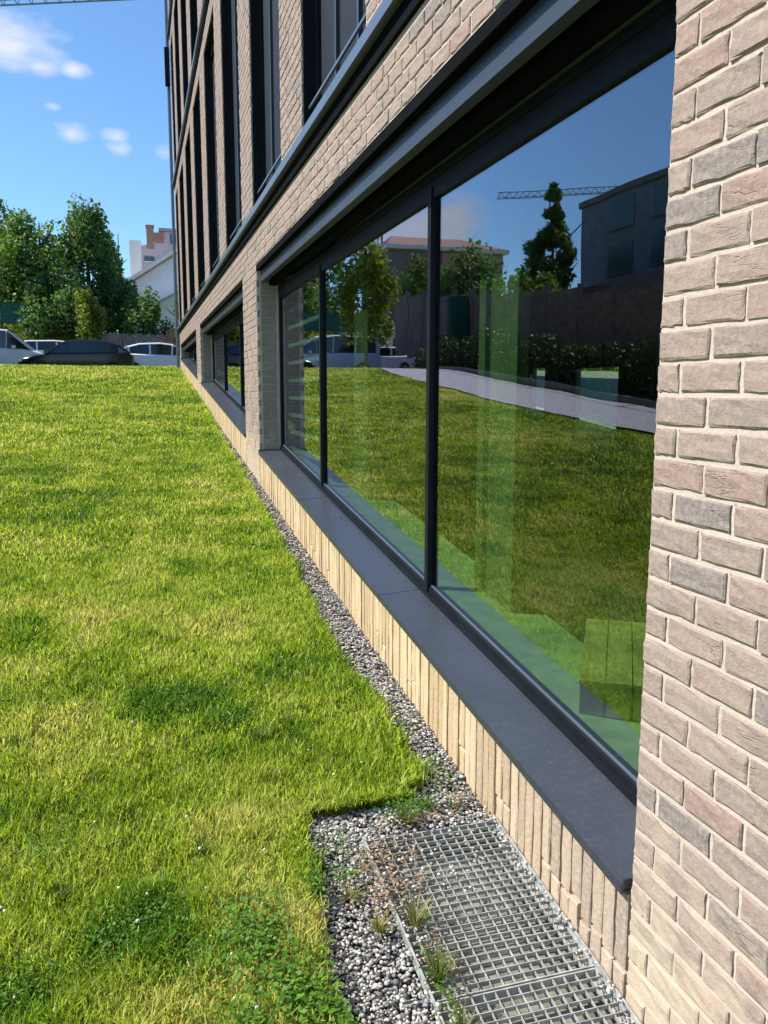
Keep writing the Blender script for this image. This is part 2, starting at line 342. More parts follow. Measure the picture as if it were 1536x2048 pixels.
# lawn: columns run from the path side to the wavy gravel edge
ty = np.concatenate([np.arange(-6, 2.6, .12), [2.6, 2.66, 2.72, 2.74, 2.76, 2.78, 2.8], np.arange(2.9, 9, .12), np.arange(9.2, 28.3, .3)])
tu = np.concatenate([np.linspace(0, .8, 60), np.linspace(.81, 1, 40)])
def wl(X, Y): return -12+(lawn_edge(Y)+12)*X, Y
grid('lawn', tu, ty, lambda X, Y: ground(X, Y)+soft(X, Y)*np.clip((lawn_edge(Y)-X)*3, 0, 1)-np.where(lawn_edge(Y)-X < .004, .05, 0), M['ground'], warp=wl)
PX0, PX1, PY0, PY1 = -.505, -.012, .55, 2.545      # light well
gy = np.unique(np.concatenate([ty[ty > -6], [PY0, PY1]])); gu = np.array([0, .5, 1.0])
grid('gravel_bed', gu, gy[gy >= PY1], lambda X, Y: ground(X, Y)-.035, M['soil'], warp=lambda X, Y: (lawn_edge(Y)-.03+(.012-lawn_edge(Y)+.03)*X, Y))
grid('gravel_bed', gu, gy[gy <= PY1], lambda X, Y: ground(X, Y)-.035, M['soil'], warp=lambda X, Y: (lawn_edge(Y)-.03+(PX0-lawn_edge(Y)+.03)*X, Y))
b = MB()
for y0, y1 in ((PY0, PY1),):
    b.quad((PX0, y0, -.04), (PX1+.02, y0, -.04), (PX1+.02, y1, .15), (PX0, y1, .15))
    b.quad((PX0, y0, -.04), (PX0, y1, .15), (PX0, y1, .22), (PX0, y0, .09))
    b.quad((PX0, y1, .15), (PX1+.02, y1, .15), (PX1+.02, y1, .22), (PX0, y1, .22))
b.build('light_well_pit', M['pit'], kind='structure')
# wide ground
xs = np.unique(np.concatenate([[-900, -400, -200, -120], np.arange(-80, -11, 4), [-11.9], [6.9], np.arange(10, 81, 5), [120, 200, 400, 900]]))
ys = np.unique(np.concatenate([[-600, -200, -60, -20, -12], [-5.9], [0, 5, 10, 15, 20, 23.5], np.arange(24, 60, 1), np.arange(60, 130, 5), [200, 400, 900]]))
xs = np.unique(np.concatenate([xs, [-8, -4, 0, 3]]))
grid('ground', xs, ys, lambda X, Y: ground(X, Y)-.004-.03*(Y < 28.5), M['ground'], keep=lambda x, y: not (-11.9 < x < 6.9 and -5.9 < y < 28))
grid('added_pale_paving', np.array([6.45, 9, 12, 15]), np.arange(-4, 26.1, 2), lambda X, Y: ground(X, Y)+.03, M['kerb'])  # pale sheet added behind the building to brighten the rear openings
# access road behind the crest, footpath on the left
grid('road', np.arange(-60, 61, 4), np.arange(30, 46.1, 1), lambda X, Y: ground(X, Y)+.012, M['asphalt'])
_py = np.array([-6, 0, 5, 11.2, 15.3, 19, 22, 24, 26.5, 30.2]); _pn = np.array([-6.9, -6.8, -6.5, -6.1, -5.5, -5.5, -5.4, -5.5, -6.0, -6.6]); _pf = np.array([-9.0, -9, -8.8, -8.6, -8.2, -7.9, -7.9, -8.1, -8.8, -9.6])
def wp(X, Y): return np.interp(Y, _py, _pn)*(1-X)+np.interp(Y, _py, _pf)*X, Y
grid('footpath', np.linspace(1, 0, 7), np.arange(-6, 30.3, .4), lambda X, Y: ground(X, Y)+.05, M['paver'], warp=wp)

def bankz(X, Y):
    r = np.clip((Y-45.6)/1.8, 0, 1); r = r*r*(3-2*r); e = np.clip((-2.2-X)/1.6, 0, 1)*np.clip((X+10.4)/1.5, 0, 1)
    return ground(X, Y)-.05+(2.15+.35*fbm(X, Y, .7, 77))*r*e
grid('grass_bank', np.arange(-10.5, -1.9, .3), np.arange(45.4, 56, .3), bankz, M['ground'])
# ------------------------------------------------------------------ grass blades
def reject(x, y): return x < lawn_edge(y)+.012
SPOTS = [(-1.10, 3.72, .22, .14, -.7), (-.82, 3.5, .1, .06, -.35), (-1.27, 2.27, .14, .12, -.8), (-1.1, 2.15, .1, .08, -.5), (-1.55, 2.1, .12, .08, -.4), (-1.9, 3.9, .12, .12, -.4), (-.75, 5.2, .35, .8, .35), (-.75, 4.2, .2, .3, .3), (-1.4, 5.0, .5, .4, .2), (-1.6, 3.3, .3, .3, .1)]
def patch(x, y):
    """0 = lush dark, 1 = dry straw"""
    t = .52*fbm(x, y, .55, 21, 5)+.48*fbm(x, y, 3.3, 31, 4)
    t = .50+(t-.5)*2.5
    for cx, cy, rx, ry, d in SPOTS: t = t+d*np.exp(-((x-cx)/rx)**2-((y-cy)/ry)**2)
    return t
def blades(name, x, y, h, w, mat=None, extra=None, label=None, cat=None):
    n = len(x); z = ground(x, y)+soft(x, y)*np.clip((lawn_edge(y)-x)*3, 0, 1)-.004
    a = rng.uniform(0, 2*np.pi, n); ln = rng.uniform(.15, .75, n)*h; la = rng.uniform(0, 2*np.pi, n)
    dx = np.cos(a)*w/2; dy = np.sin(a)*w/2
    V = np.empty((n, 5, 3)); lx = np.cos(la)*ln; ly = np.sin(la)*ln
    V[:, 0] = np.stack([x-dx, y-dy, z], -1); V[:, 1] = np.stack([x+dx, y+dy, z], -1)
    mx = x+lx*.35; my = y+ly*.35; mz = z+h*.6
    V[:, 2] = np.stack([mx+dx*.8, my+dy*.8, mz], -1); V[:, 3] = np.stack([mx-dx*.8, my-dy*.8, mz], -1)
    V[:, 4] = np.stack([x+lx, y+ly, z+h*.95], -1)
    o = (np.arange(n)*5)[:, None]
    F = np.concatenate([o+np.array([[0, 1, 2]]), o+np.array([[0, 2, 3]]), o+np.array([[3, 2, 4]])], 0)
    t = patch(x, y) if extra is None else extra
    t = np.clip(t+rng.normal(0, .16, n), 0, 1); t = np.where(rng.random(n) < .07, rng.uniform(.85, 1, n), t)
    return big(name, V.reshape(-1, 3), F, mat or M['grass'], np.repeat(t, 5), label=label, cat=cat, kind='stuff')
def scatter(n, y0, y1, xl, xr=lambda y: lawn_edge(y)+.01, p=1.0):
    y = y0+(y1-y0)*rng.random(n)**p; a = xl(y); x = a+(xr(y)-a)*rng.random(n)
    k = reject(x, y); return x[k], y[k]
view = lambda y: -1.45-.19*y
X, Y, H, W = [], [], [], []
for n, y0, y1, h, w in ((82000, 1.2, 3.2, .052, .0042), (80000, 3.2, 6, .050, .0055), (60000, 6, 11, .045, .009), (45000, 11, 18, .05, .015), (36000, 18, 27, .055, .022)):
    x, y = scatter(n, y0, y1, view); hh = h*rng.uniform(.4, 1.35, len(x))*(.55+.5*fbm(x, y, 2.2, 51, 3)+.75*np.clip(vnoise(x, y, 11, 52)-.55, 0, 1)*2); X.append(x); Y.append(y); H.append(hh); W.append(w*rng.uniform(.6, 1.3, len(x)))
# longer fringe hanging over the gravel
y = rng.uniform(1.2, 26, 16000)**1.0; y = 1.2+(y-1.2)*rng.random(16000)**.7; x = lawn_edge(y)+rng.normal(-.006, .022, 16000)+.09*np.clip(vnoise(y, 0*y, 13, 91)-.55, 0, 1)*rng.random(16000)*2; X.append(x); Y.append(y); H.append(rng.uniform(.03, .075, 16000)*(1+.02*y)); W.append(rng.uniform(.003, .007, 16000)*(1+.09*y))
x = rng.uniform(-.66, -.26, 1800); y = 2.745+np.abs(rng.normal(0, .02, 1800)); y = y+.05*(vnoise(x, y, 9, 8)-.7); X.append(x); Y.append(y); H.append(rng.uniform(.015, .055, 1800)); W.append(rng.uniform(.003, .006, 1800))
# the rest of the slope, as the panes mirror it
x, y = scatter(95000, 1.2, 27, lambda y: np.interp(y, _py, _pn)+0*y, view, p=1.25); X.append(x); Y.append(y); H.append(rng.uniform(.03, .06, len(x))); W.append(rng.uniform(.007, .012, len(x))*(1+.05*y))
x, y = scatter(60000, .2, 5.5, lambda y: -3.6+0*y, lambda y: -1.3-.19*y); X.append(x); Y.append(y); H.append(rng.uniform(.025, .065, len(x))); W.append(rng.uniform(.004, .007, len(x)))
x, y, h, w = map(np.concatenate, (X, Y, H, W))
blades('grass', x, y, h, w, label='short sunlit lawn grass with dry straw patches beside the brick wall', cat='grass')
# clover and broad leaves in the lawn
def leafpatch(name, spots, per, size, mat, label, cat, zr=.045):
    V = []; T = []
    for (cx, cy, rx, ry, k) in spots:
        n = int(per*k); x = cx+rng.normal(0, rx, n)*.6; y = cy+rng.normal(0, ry, n)*.6
        z = ground(x, y)+rng.uniform(.012, zr, n); s = size*rng.uniform(.6, 1.3, n); a = rng.uniform(0, 6.28, n); ti = rng.normal(0, .5, (n, 2))
        ux = np.stack([np.cos(a), np.sin(a), ti[:, 0]*.6], -1)*s[:, None]; uy = np.stack([-np.sin(a), np.cos(a), ti[:, 1]*.6], -1)*s[:, None]*.8
        c = np.stack([x, y, z], -1)
        keep = (x < lawn_edge(y)+{'clover': -.01, 'broadleaf_weeds': .06}.get(name, 9))&(x < -.02); c = c[keep]; ux = ux[keep]; uy = uy[keep]; n = int(keep.sum())
        q = np.stack([c-ux, c-uy*.7+ux*.1, c+ux, c+uy*.7+ux*.1], 1); V.append(q.reshape(-1, 3)); T.append(np.repeat(np.clip(rng.normal(.5, .28, n), 0, 1), 4))
    V = np.concatenate(V); T = np.concatenate(T); F = np.arange(len(V)).reshape(-1, 4)
    return big(name, V, F, mat, T, label=label, cat=cat, kind='stuff')
leafpatch('clover', [(-1.10, 3.72, .26, .16, .5), (-.85, 3.50, .14, .07, .2), (-1.27, 2.27, .20, .14, .45), (-1.08, 2.12, .12, .10, .2), (-1.6, 2.15, .15, .1, .2), (-1.8, 3.9, .2, .15, .2), (-1.55, 2.75, .1, .1, .15)],
          1700, .0065, M['clover'], 'dark green clover mats spreading in the foreground lawn', 'clover')
leafpatch('broadleaf_weeds', [(-.92, 2.15, .10, .16, 1.3), (-.84, 1.92, .08, .12, 1.2), (-.75, 1.75, .08, .1, 1.0), (-1.0, 1.85, .1, .12, .6), (-.72, 2.32, .05, .08, .35), (-.70, 2.02, .05, .1, .3)],
          520, .0095, M['clover'], 'broad-leaved green weeds creeping over the gravel edge', 'weeds', .07)
leafpatch('dead_leaves', [(-.46, 2.42, .09, .10, 1), (-.52, 2.25, .05, .12, .6), (-.42, 2.28, .07, .06, .3), (-.44, 1.95, .04, .08, .3), (-.30, 2.58, .15, .04, .4), (-.1, 2.66, .06, .03, .2)],
          260, .0075, M['litter'], 'brown dead leaf litter caught on the corner of the steel grating', 'leaf litter', .03)
leafpatch('creeping_weeds', [(-.30, 2.66, .10, .05, 1), (-.12, 2.85, .06, .12, .5), (-.14, 3.3, .06, .2, .3), (-.60, 2.5, .06, .08, .3), (-.48, 1.8, .03, .2, .5), (-.63, 2.35, .04, .05, .3)],
          300, .0065, M['clover'], 'small green weeds creeping between the gravel stones', 'weeds', .04)
V = []; F = []
ico = np.array([(0, 0, 1), (.894, 0, .447), (.276, .851, .447), (-.724, .526, .447), (-.724, -.526, .447), (.276, -.851, .447), (.724, .526, -.447), (-.276, .851, -.447), (-.894, 0, -.447), (-.276, -.851, -.447), (.724, -.526, -.447), (0, 0, -1)])
icf = np.array([(0, 1, 2), (0, 2, 3), (0, 3, 4), (0, 4, 5), (0, 5, 1), (1, 6, 2), (2, 7, 3), (3, 8, 4), (4, 9, 5), (5, 10, 1), (6, 7, 2), (7, 8, 3), (8, 9, 4), (9, 10, 5), (10, 6, 1), (11, 7, 6), (11, 8, 7), (11, 9, 8), (11, 10, 9), (11, 6, 10)])
n = 46; fy = 1.6+2.8*rng.random(n)**1.4; fx = view(fy)+.2+(lawn_edge(fy)-view(fy)-.3)*rng.random(n)
c = np.stack([fx, fy, ground(fx, fy)+rng.uniform(.04, .06, n)], -1); s = rng.uniform(.004, .007, n)
V = (c[:, None]+ico[None]*s[:, None, None]*rng.uniform(.7, 1.2, (n, 12, 1))).reshape(-1, 3); F = (icf[None]+(np.arange(n)*12)[:, None, None]).reshape(-1, 3)
big('clover_flowers', V, F, M['petal'], label='small white clover flower heads dotted through the near lawn', cat='flowers', kind='stuff')

# ------------------------------------------------------------------ gravel
def stones(x, y, s, name, label, cat, zoff=0.0, layers=1, tint=None):
    n = len(x); c = np.stack([x, y, ground(x, y)-.032+zoff+rng.uniform(0, .022, n)], -1)
    q, _ = np.linalg.qr(rng.normal(size=(n, 3, 3))); sc = s[:, None]*rng.uniform(.55, 1.15, (n, 3)); sc[:, 2] *= .55
    P = ico[None]*rng.uniform(.62, 1.25, (n, 12, 1)); P = np.einsum('nij,nkj->nki', q, P)*sc[:, None, :]
    V = (c[:, None]+P).reshape(-1, 3); F = (icf[None]+(np.arange(n)*12)[:, None, None]).reshape(-1, 3)
    t = np.clip(rng.beta(1.4, 1.05, n), 0, 1) if tint is None else tint
    return big(name, V, F, M['stone'], np.repeat(t, 12), label=label, cat=cat, kind='stuff')
X, Y, S_ = [], [], []
n = 9000; y = rng.uniform(1.1, 2.72, n); x = rng.uniform(-.82, -.51, n); k = x > lawn_edge(y)-.02; X.append(x[k]); Y.append(y[k]); S_.append(rng.uniform(.0045, .0105, k.sum()))
n = 2600; y = rng.uniform(2.55, 2.75, n); x = rng.uniform(-.70, -.02, n); X.append(x); Y.append(y); S_.append(rng.uniform(.005, .0115, n))
for n, y0, y1, s0, s1 in ((7000, 2.7, 5.2, .005, .012), (3600, 5.2, 9, .007, .014), (2600, 9, 24, .012, .026)):
    y = rng.uniform(y0, y1, n); x = lawn_edge(y)-.02+(-lawn_edge(y)+.02)*rng.random(n)-.004; X.append(x); Y.append(y); S_.append(rng.uniform(s0, s1, n))
x, y, s = map(np.concatenate, (X, Y, S_))
stones(x, y, s, 'gravel', 'grey crushed gravel strip between the lawn edge and the wall foot', 'gravel')
n = 420; y = np.concatenate([rng.uniform(1.2, 2.5, 300), rng.uniform(2.2, 2.6, 120)]); x = np.concatenate([rng.normal(-.50, .035, 300), rng.uniform(-.5, -.1, 120)])
y2 = rng.uniform(1.2, 2.6, 260); x2 = rng.normal(-.022, .012, 260)
x = np.concatenate([x, x2]); y = np.concatenate([y, y2]); k = x < -.012; x = x[k]; y = y[k]
stones(x, y, rng.uniform(.004, .010, len(x)), 'loose_grit', 'loose pale grit and dirt scattered round the steel grating edges', 'grit', zoff=.03, tint=rng.uniform(.45, 1, len(x)))

# ------------------------------------------------------------------ steel gratings over the light well
def grating(y0, y1, label):
    t = empty('steel_grating', (PX0, y0, float(ground(0, y0))), label, 'grating', 'steel gratings over the light well')
    w = PX1-PX0-.004; L = y1-y0; s = .1
    f = MB()
    f.box(0, .004, 0, L, -.03, 0, sy=s); f.box(w-.004, w, 0, L, -.03, 0, sy=s); f.box(.004, w-.004, 0, .004, -.03, 0, sy=s); f.box(.004, w-.004, L-.004, L, -.03, 0, sy=s)
    f.build('frame', M['galv'], t)
    nb = 14; me = MB().box(-.0011, .0011, .005, L-.005, -.011, -.001, sy=s).mesh('bearing_bar')
    for i in range(1, nb): obj('bearing_bar', me, M['galv'], t, (w*i/nb, 0, 0))
    nc = int(round(L/.030)); me = MB().box(.005, w-.005, -.0013, .0013, -.012, .0005).mesh('cross_bar')
    for i in range(1, nc): obj('cross_bar', me, M['galv'], t, (0, L*i/nc, L*i/nc*s))
grating(1.835, 2.535, 'galvanised grating nearest the lawn corner, partly covered by weeds at its far edge')
grating(1.130, 1.829, 'galvanised grating at the bottom edge of the view beside the brick pier')
b = MB(); b.bar((PX1, 1.1, .11), (PX1, 2.545, .2545), .006, .03); b.bar((PX0-.003, 1.1, .108), (PX0-.003, 2.545, .2525), .006, .03); b.build('grating_seat', M['galv'], label='thin steel angle frame edging the light well opening', cat='metal frame')

# weeds: tufts as single plants
def tuft(x, y, n, h, spread, label, dry=.5, w=.004, group=None):
    b = MB()
    for i in range(n):
        a = random.uniform(0, 6.28); l = h*random.uniform(.5, 1.1); d = spread*random.uniform(.2, 1); ww = w*random.uniform(.6, 1.4); t = min(1, max(0, random.gauss(dry, .22)))
        ox, oy = math.cos(a)*.012*random.random(), math.sin(a)*.012*random.random(); px, py = -math.sin(a)*ww/2, math.cos(a)*ww/2; pr = None
        for k in range(4):
            u = k/3; r = d*u**1.5; cx, cy, cz = ox+math.cos(a)*r, oy+math.sin(a)*r, l*(u-.35*u*u*(d/h)); q = 1-.85*u*u
            cur = ((cx-px*q, cy-py*q, cz), (cx+px*q, cy+py*q, cz))
            if pr: b.quad(pr[0], pr[1], cur[1], cur[0], t)
            pr = cur
    return b.build('weed_tuft', M['weed'], loc=(x, y, float(ground(x, y))-.02), label=label, cat='weed', group=group)
tuft(-.33, 2.60, 90, .10, .09, 'green weed tuft at the far end of the grating beside the gravel', .25)
tuft(-.24, 2.68, 70, .08, .08, 'low green weed where lawn corner meets the gravel strip', .3)
tuft(-.46, 2.12, 80, .11, .08, 'dry yellow weed tuft rising from the grating left edge, farther one', .75)
tuft(-.57, 2.14, 60, .07, .08, 'brownish withered weed in the gravel left of the grating', .9)
tuft(-.47, 1.90, 90, .13, .07, 'pale green upright weed by the joint of the two gratings', .5)
tuft(-.47, 1.72, 60, .10, .07, 'thin pale weed growing up through the near grating edge', .6)
tuft(-.62, 2.30, 60, .045, .07, 'flat reddish withered weed on the gravel beside the grating corner', 1.0)
tuft(-.50, 2.44, 60, .04, .08, 'flat brown dead grass lying over the grating corner', 1.0)
for i_, (x_, y_, l_) in enumerate(((-.62, 3.42, 'pale grey-green leafy tuft in the lawn right of the clover patch'), (-.76, 3.30, 'small pale tuft in the lawn just below the leafy one'), (-1.72, 3.45, 'long green grass tuft near the left edge of the lawn'), (-1.05, 2.62, 'tall grass tuft in the middle of the near lawn'), (-1.5, 2.5, 'tall grass tuft beside the dark clover at the lower left'))):
    tuft(x_, y_, 60, .075, .06, l_, [.45, .5, .15, .2, .1][i_], .005)
tuft(-.13, 2.66, 30, .06, .05, 'tiny weed against the wall foot beyond the grating', .4)

# ------------------------------------------------------------------ the office building
CO, PH, BL = .075, .018, .2        # course height, bond phase, brick pitch
bld = empty('office_building', (0, 0, 0), 'long brick office building with dark metal windows along the right side of the view', 'building')
Z1, Z1T = 3.06, 3.375               # brick band over the ground floor
GP = [(-4.0, 1.71), (8.5, 9.62), (16.3, 17.42), (23.55, YEND)]
UP = [(6.03+2.604*(k-3), 6.942+2.604*(k-3)) for k in range(-1, 10)]+[(YEND-.33, YEND)]
ST = [(3.56, 7.02, 7.30), (7.44, 10.85, 11.13), (11.27, 14.6, 15.4)]   # opening from, to, top of brick band above
# mortar core
wc = MB(); c0, c1 = .0042, .24
for a, b_ in GP: wc.box(c0, c1, a+.006, b_-.006 if b_ < YEND else b_, -.6, Z1-.0)
wc.box(c0, c1, -4, YEND, Z1+.004, 3.47)
for a, b_ in GP[:-1]: pass
for (a0, a1), (b0, b1) in zip(GP[:-1], GP[1:]): wc.box(c0+.014, c1-.003, a1-.004, b0+.004, -.5, .30, sy=.1)
for z0, z1, z2 in ST:
    for a, b_ in UP: wc.box(c0, c1, a+.006, b_-.006, z0-.14, z1)
    wc.box(c0, c1, -4, YEND, z1+.006, z2+.05)
wall = wc.build('wall', M['mortar'], bld)
# one brick with uneven, slightly rounded face
def brick_mesh(L, H=.0628, seed=0, D=.04, tint=.5):
    r = np.random.default_rng(seed); ys = [0, .005, L*.27, L*.5, L*.74, L-.005, L]; zs = [0, .005, H*.35, H*.68, H-.005, H]
    b = MB(); ny = len(ys); P = []
    e = r.uniform(-.0022, .0022, 8)
    for j, z in enumerate(zs):
        for i, yv in enumerate(ys):
            edge = (i in (0, ny-1)) or (j in (0, len(zs)-1))
            x = (.0008+r.uniform(-.0008, .0034)) if edge else r.uniform(-.0022, .0012)
            yy = yv; zz = z
            if i == 0: yy += e[0]+r.uniform(-.002, .002)
            if i == ny-1: yy += e[1]+r.uniform(-.002, .002)
            if j == 0: zz += e[2]*.7+r.uniform(-.0016, .0016)
            if j == len(zs)-1: zz += e[3]*.7+r.uniform(-.0014, .0014)
            P.append((x, yy, zz))
    b.v = P[:]; b.t = [tint]*len(P)
    for j in range(len(zs)-1):
        for i in range(ny-1):
            a = j*ny+i; b.f.append((a, a+ny, a+ny+1, a+1))
    def side(idx):
        n = len(b.v)
        for k in idx: x, y, z = P[k]; b.v.append((D, y, z)); b.t.append(tint)
        for k in range(len(idx)-1): b.f.append((idx[k], idx[k+1], n+k+1, n+k))
    side(list(range(ny))); side([(len(zs)-1)*ny+i for i in range(ny)][::-1])
    side([j*ny for j in range(len(zs))][::-1]); side([j*ny+ny-1 for j in range(len(zs))])
    me = b.mesh('brick', smooth=False); return me
_bm = {}
def brick_me(L, v):
    k = (round(L, 2), v)
    if k not in _bm:
        t = [.05, .5, .6, .3, .75, .9, .45, .15, .55, .66, .35, .82, .0, .5, .42, .7, .58, .25, .95, .62][v % 20]
        _bm[k] = brick_mesh(k[0]-.0125, seed=v*13+int(L*100), tint=t)
    return _bm[k]
bl = []
def lay(y0, y1, z0, z1, head=None):
    k0 = int(math.floor(z0/CO+1e-6)); k1 = int(math.ceil(z1/CO-1e-6))
    for k in range(k0, k1):
        za, zb = max(k*CO, z0), min((k+1)*CO, z1)
        if zb-za < .03: continue
        off = PH+(BL/2 if k % 2 else 0); i0 = int(math.floor((y0-off)/BL)); y = y0
        i = i0
        while True:
            a = max(off+i*BL, y0); c = min(off+(i+1)*BL, y1); i += 1
            if a >= y1-1e-4: break
            if c-a < .035:
                continue
            bl.append((a, c, za, zb))
for a, b_ in GP: lay(a, b_, -.15 if a < 2 else .1*a-.2, Z1)
lay(-4, YEND, Z1, Z1T+.0)
for z0, z1, z2 in ST:
    for a, b_ in UP: lay(a, b_, z0-.02, z1)
    lay(-4, YEND, z1, z2)
def visible(p):
    d = Vector(p)-EYE; z = d.dot(Fw)
    if z < .2: return 0
    x = 768+1620*d.dot(R2)/z; y = 1024-1620*d.dot(U2)/z
    return 1/z if -30 < x < 1560 and -30 < y < 2080 else 0
sc = sorted(range(len(bl)), key=lambda i: -visible((0, (bl[i][0]+bl[i][1])/2, (bl[i][2]+bl[i][3])/2)))
near = set(sc[:300]); far = MB()
rv = random.Random(5)
for i, (a, c, za, zb) in enumerate(bl):
    v = rv.randrange(40)
    if i in near and zb-za > .07:
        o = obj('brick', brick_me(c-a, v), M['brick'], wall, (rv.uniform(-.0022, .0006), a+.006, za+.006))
    elif i in near: far.box(-.001, .03, a+.005, c-.005, za+.004, zb-.004, rv.random(), skip=('x+',))
    else:
        j = rv.uniform(-.003, .001); far.box(j, .03, a+.005+rv.uniform(-.001, .001), c-.005, za+.005+rv.uniform(-.0012, .0012), zb-.005+rv.uniform(-.0012, .0012), rv.random()*.95, skip=('x+',))
# reveal bricks of the ground floor piers facing the viewer, shade painted in as darker tint
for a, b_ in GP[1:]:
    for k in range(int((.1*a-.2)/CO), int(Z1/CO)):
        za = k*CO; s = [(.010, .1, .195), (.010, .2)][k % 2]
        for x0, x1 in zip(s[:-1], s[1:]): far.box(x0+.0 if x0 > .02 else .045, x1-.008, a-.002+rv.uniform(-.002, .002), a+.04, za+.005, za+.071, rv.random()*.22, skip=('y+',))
# soldier bricks below the sills: the run under the nearest window one by one
sold = []
def soldier_mesh(H, v, W=.0635):
    me = brick_mesh(H, W, seed=900+v, tint=rv.random()); return me
_sm = {}
def soldiers(y0, y1, single):
    y = y0+.006; k = 0
    while y < y1-.05:
        top = .1*(y+.03)+.303; lift = rv.uniform(-.003, .003); split = rv.uniform(.075, .125)
        bt = .1*y-.06
        for (z0, z1) in (((bt, bt+split+.04), (bt+split+.05, top)) if y < 2.15 or rv.random() < .12 else ((bt+rv.uniform(0, .02), top),)):
            if single and (z1-z0) > .05:
                key = (round(z1-z0, 2), rv.randrange(6))
                if key not in _sm:
                    # laid upright: length runs along z
                    me = brick_mesh(key[0], .0515, seed=500+key[1]*7+int(key[0]*100), tint=rv.random())
                    me.transform(Matrix(((1, 0, 0, 0), (0, 0, 1, 0), (0, 1, 0, 0), (0, 0, 0, 1)))); me.flip_normals(); _sm[key] = me
                obj('soldier_brick', _sm[key], M['soldier'], wall, (rv.uniform(-.004, .003), y+rv.uniform(-.001, .001), z1-key[0]))
            else:
                so.box(rv.uniform(-.003, .002), .03, y, y+.052, z0, z1, rv.random(), skip=('x+',))
        y += .0605; k += 1
so = MB(); soldiers(1.71, 8.5, True); soldiers(9.62, 16.3, False); soldiers(17.42, 23.55, False)
so.build('soldier_course', M['soldier'], wall, kind='stuff')
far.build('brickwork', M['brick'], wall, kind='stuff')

# ground floor windows
fz = lambda y, o: .1*y+o
def gwin(y0, y1, muls):
    f = MB()
    X0, X1 = .222, .275
    f.box(X0, X1, y0, y1, .345, .40, sy=.1)                          # bottom rail
    f.box(X0-.012, X0, y0, y1, .345, .372, sy=.1)
    f.box(X0, X1, y0, y1, 2.74, 2.87); f.box(X0-.01, X0, y0, y1, 2.825, 2.835)   # top rail
    n = len(f.v)
    for a in (y0, y1-.05):
        f.v += [(X0+.002, a, fz(a, .40)), (X1, a, fz(a, .40)), (X1, a+.05, fz(a+.05, .40)), (X0+.002, a+.05, fz(a+.05, .40)), (X0+.002, a, 2.74), (X1, a, 2.74), (X1, a+.05, 2.74), (X0+.002, a+.05, 2.74)]
        m_ = len(f.v)-8; f.f += [(m_, m_+4, m_+5, m_+1), (m_+1, m_+5, m_+6, m_+2), (m_+2, m_+6, m_+7, m_+3), (m_+3, m_+7, m_+4, m_)]; f.t += [.5]*8
    w = f.build('window', M['frame'], bld)
    g = MB(); g.box(X0+.012, X0+.020, y0+.05, y1-.05, .401, .409, sy=.1); g.build('glazing_bead', M['ledge'], w)
    cuts = [y0+.05]+[q for c in muls for q in (c-.023, c+.023)]+[y1-.05]
    for c in muls:
        mb = MB(); a, e = c-.023, c+.023; xa = .214
        for yy, zz in (((a, e), None),):
            q = len(mb.v)
            mb.v += [(xa, a, fz(a, .372)), (X1, a, fz(a, .372)), (X1, e, fz(e, .372)), (xa, e, fz(e, .372)), (xa, a, 2.80), (X1, a, 2.80), (X1, e, 2.80), (xa, e, 2.80)]
            mb.f += [(0, 4, 5, 1), (1, 5, 6, 2), (2, 6, 7, 3), (3, 7, 4, 0), (4, 7, 6, 5), (0, 1, 2, 3)]; mb.t += [.5]*8
        mb.build('mullion', M['frame'], w)
    for i in range(0, len(cuts), 2):
        a, e = cuts[i], cuts[i+1]; p = MB()
        for x in (.240, .2435): p.v += [(x, a, fz(a, .40)), (x, e, fz(e, .40)), (x, e, 2.74), (x, a, 2.74)]
        p.f = [(0, 3, 2, 1), (4, 5, 6, 7)]; p.t = [.5]*8
        p.build('pane', M['glass'], w)
    s = MB(); s.box(-.016, .222, y0+.012, y1-.012, .324, .333, sy=.1)
    n = len(s.v)
    for k, (x, y, z) in enumerate(s.v[n-8:]):
        if x > 0: s.v[n-8+k] = (x, y, z+.016)
    s.box(-.018, -.0145, y0+.012, y1-.012, .304, .3335, sy=.1); s.box(-.016, .2, y1-.016, y1-.011, .326, .352, sy=.1); s.box(-.016, .2, y0+.006, y0+.012, .324, .352, sy=.1)
    sl = s.build('window_sill', M['sill'], bld)
    jj = MB()
    for q in (y0+(y1-y0)*.34, y0+(y1-y0)*.67):
        jj.v += [(-.0188, q, fz(q, .3345)), (-.0188, q+.006, fz(q+.006, .3345)), (.218, q+.006, fz(q+.006, .3505)), (.218, q, fz(q, .3505)), (-.0188, q, fz(q, .303)), (-.0188, q+.006, fz(q+.006, .303)), (.218, q+.006, fz(q+.006, .34)), (.218, q, fz(q, .34))]
        n_ = len(jj.v)-8; jj.f += [(n_, n_+1, n_+2, n_+3), (n_, n_+4, n_+5, n_+1), (n_, n_+3, n_+7, n_+4), (n_+1, n_+5, n_+6, n_+2)]; jj.t += [.5]*8
    jj.build('seam_cover', M['sill'], sl)
    c = MB(); c.box(.045, .095, y0+.002, y1-.002, 2.912, 3.008); c.box(.043, .098, y0+.002, y1-.002, 2.902, 2.9118)
    c.build('fascia_panel', M['fascia'], bld)
    c = MB(); c.box(-.0015, .06, y0+.004, y1-.004, 3.012, 3.068); c.build('lintel_shade_strip', M['darkpanel'], bld)  # near-black strip paints the shade under the brick band
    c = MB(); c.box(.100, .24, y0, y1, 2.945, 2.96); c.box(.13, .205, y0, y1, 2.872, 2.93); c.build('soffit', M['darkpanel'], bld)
gwin(1.71, 8.5, (3.93, 6.50)); gwin(9.62, 16.3, (11.80, 14.05)); gwin(17.42, 23.55, (19.4, 21.5))

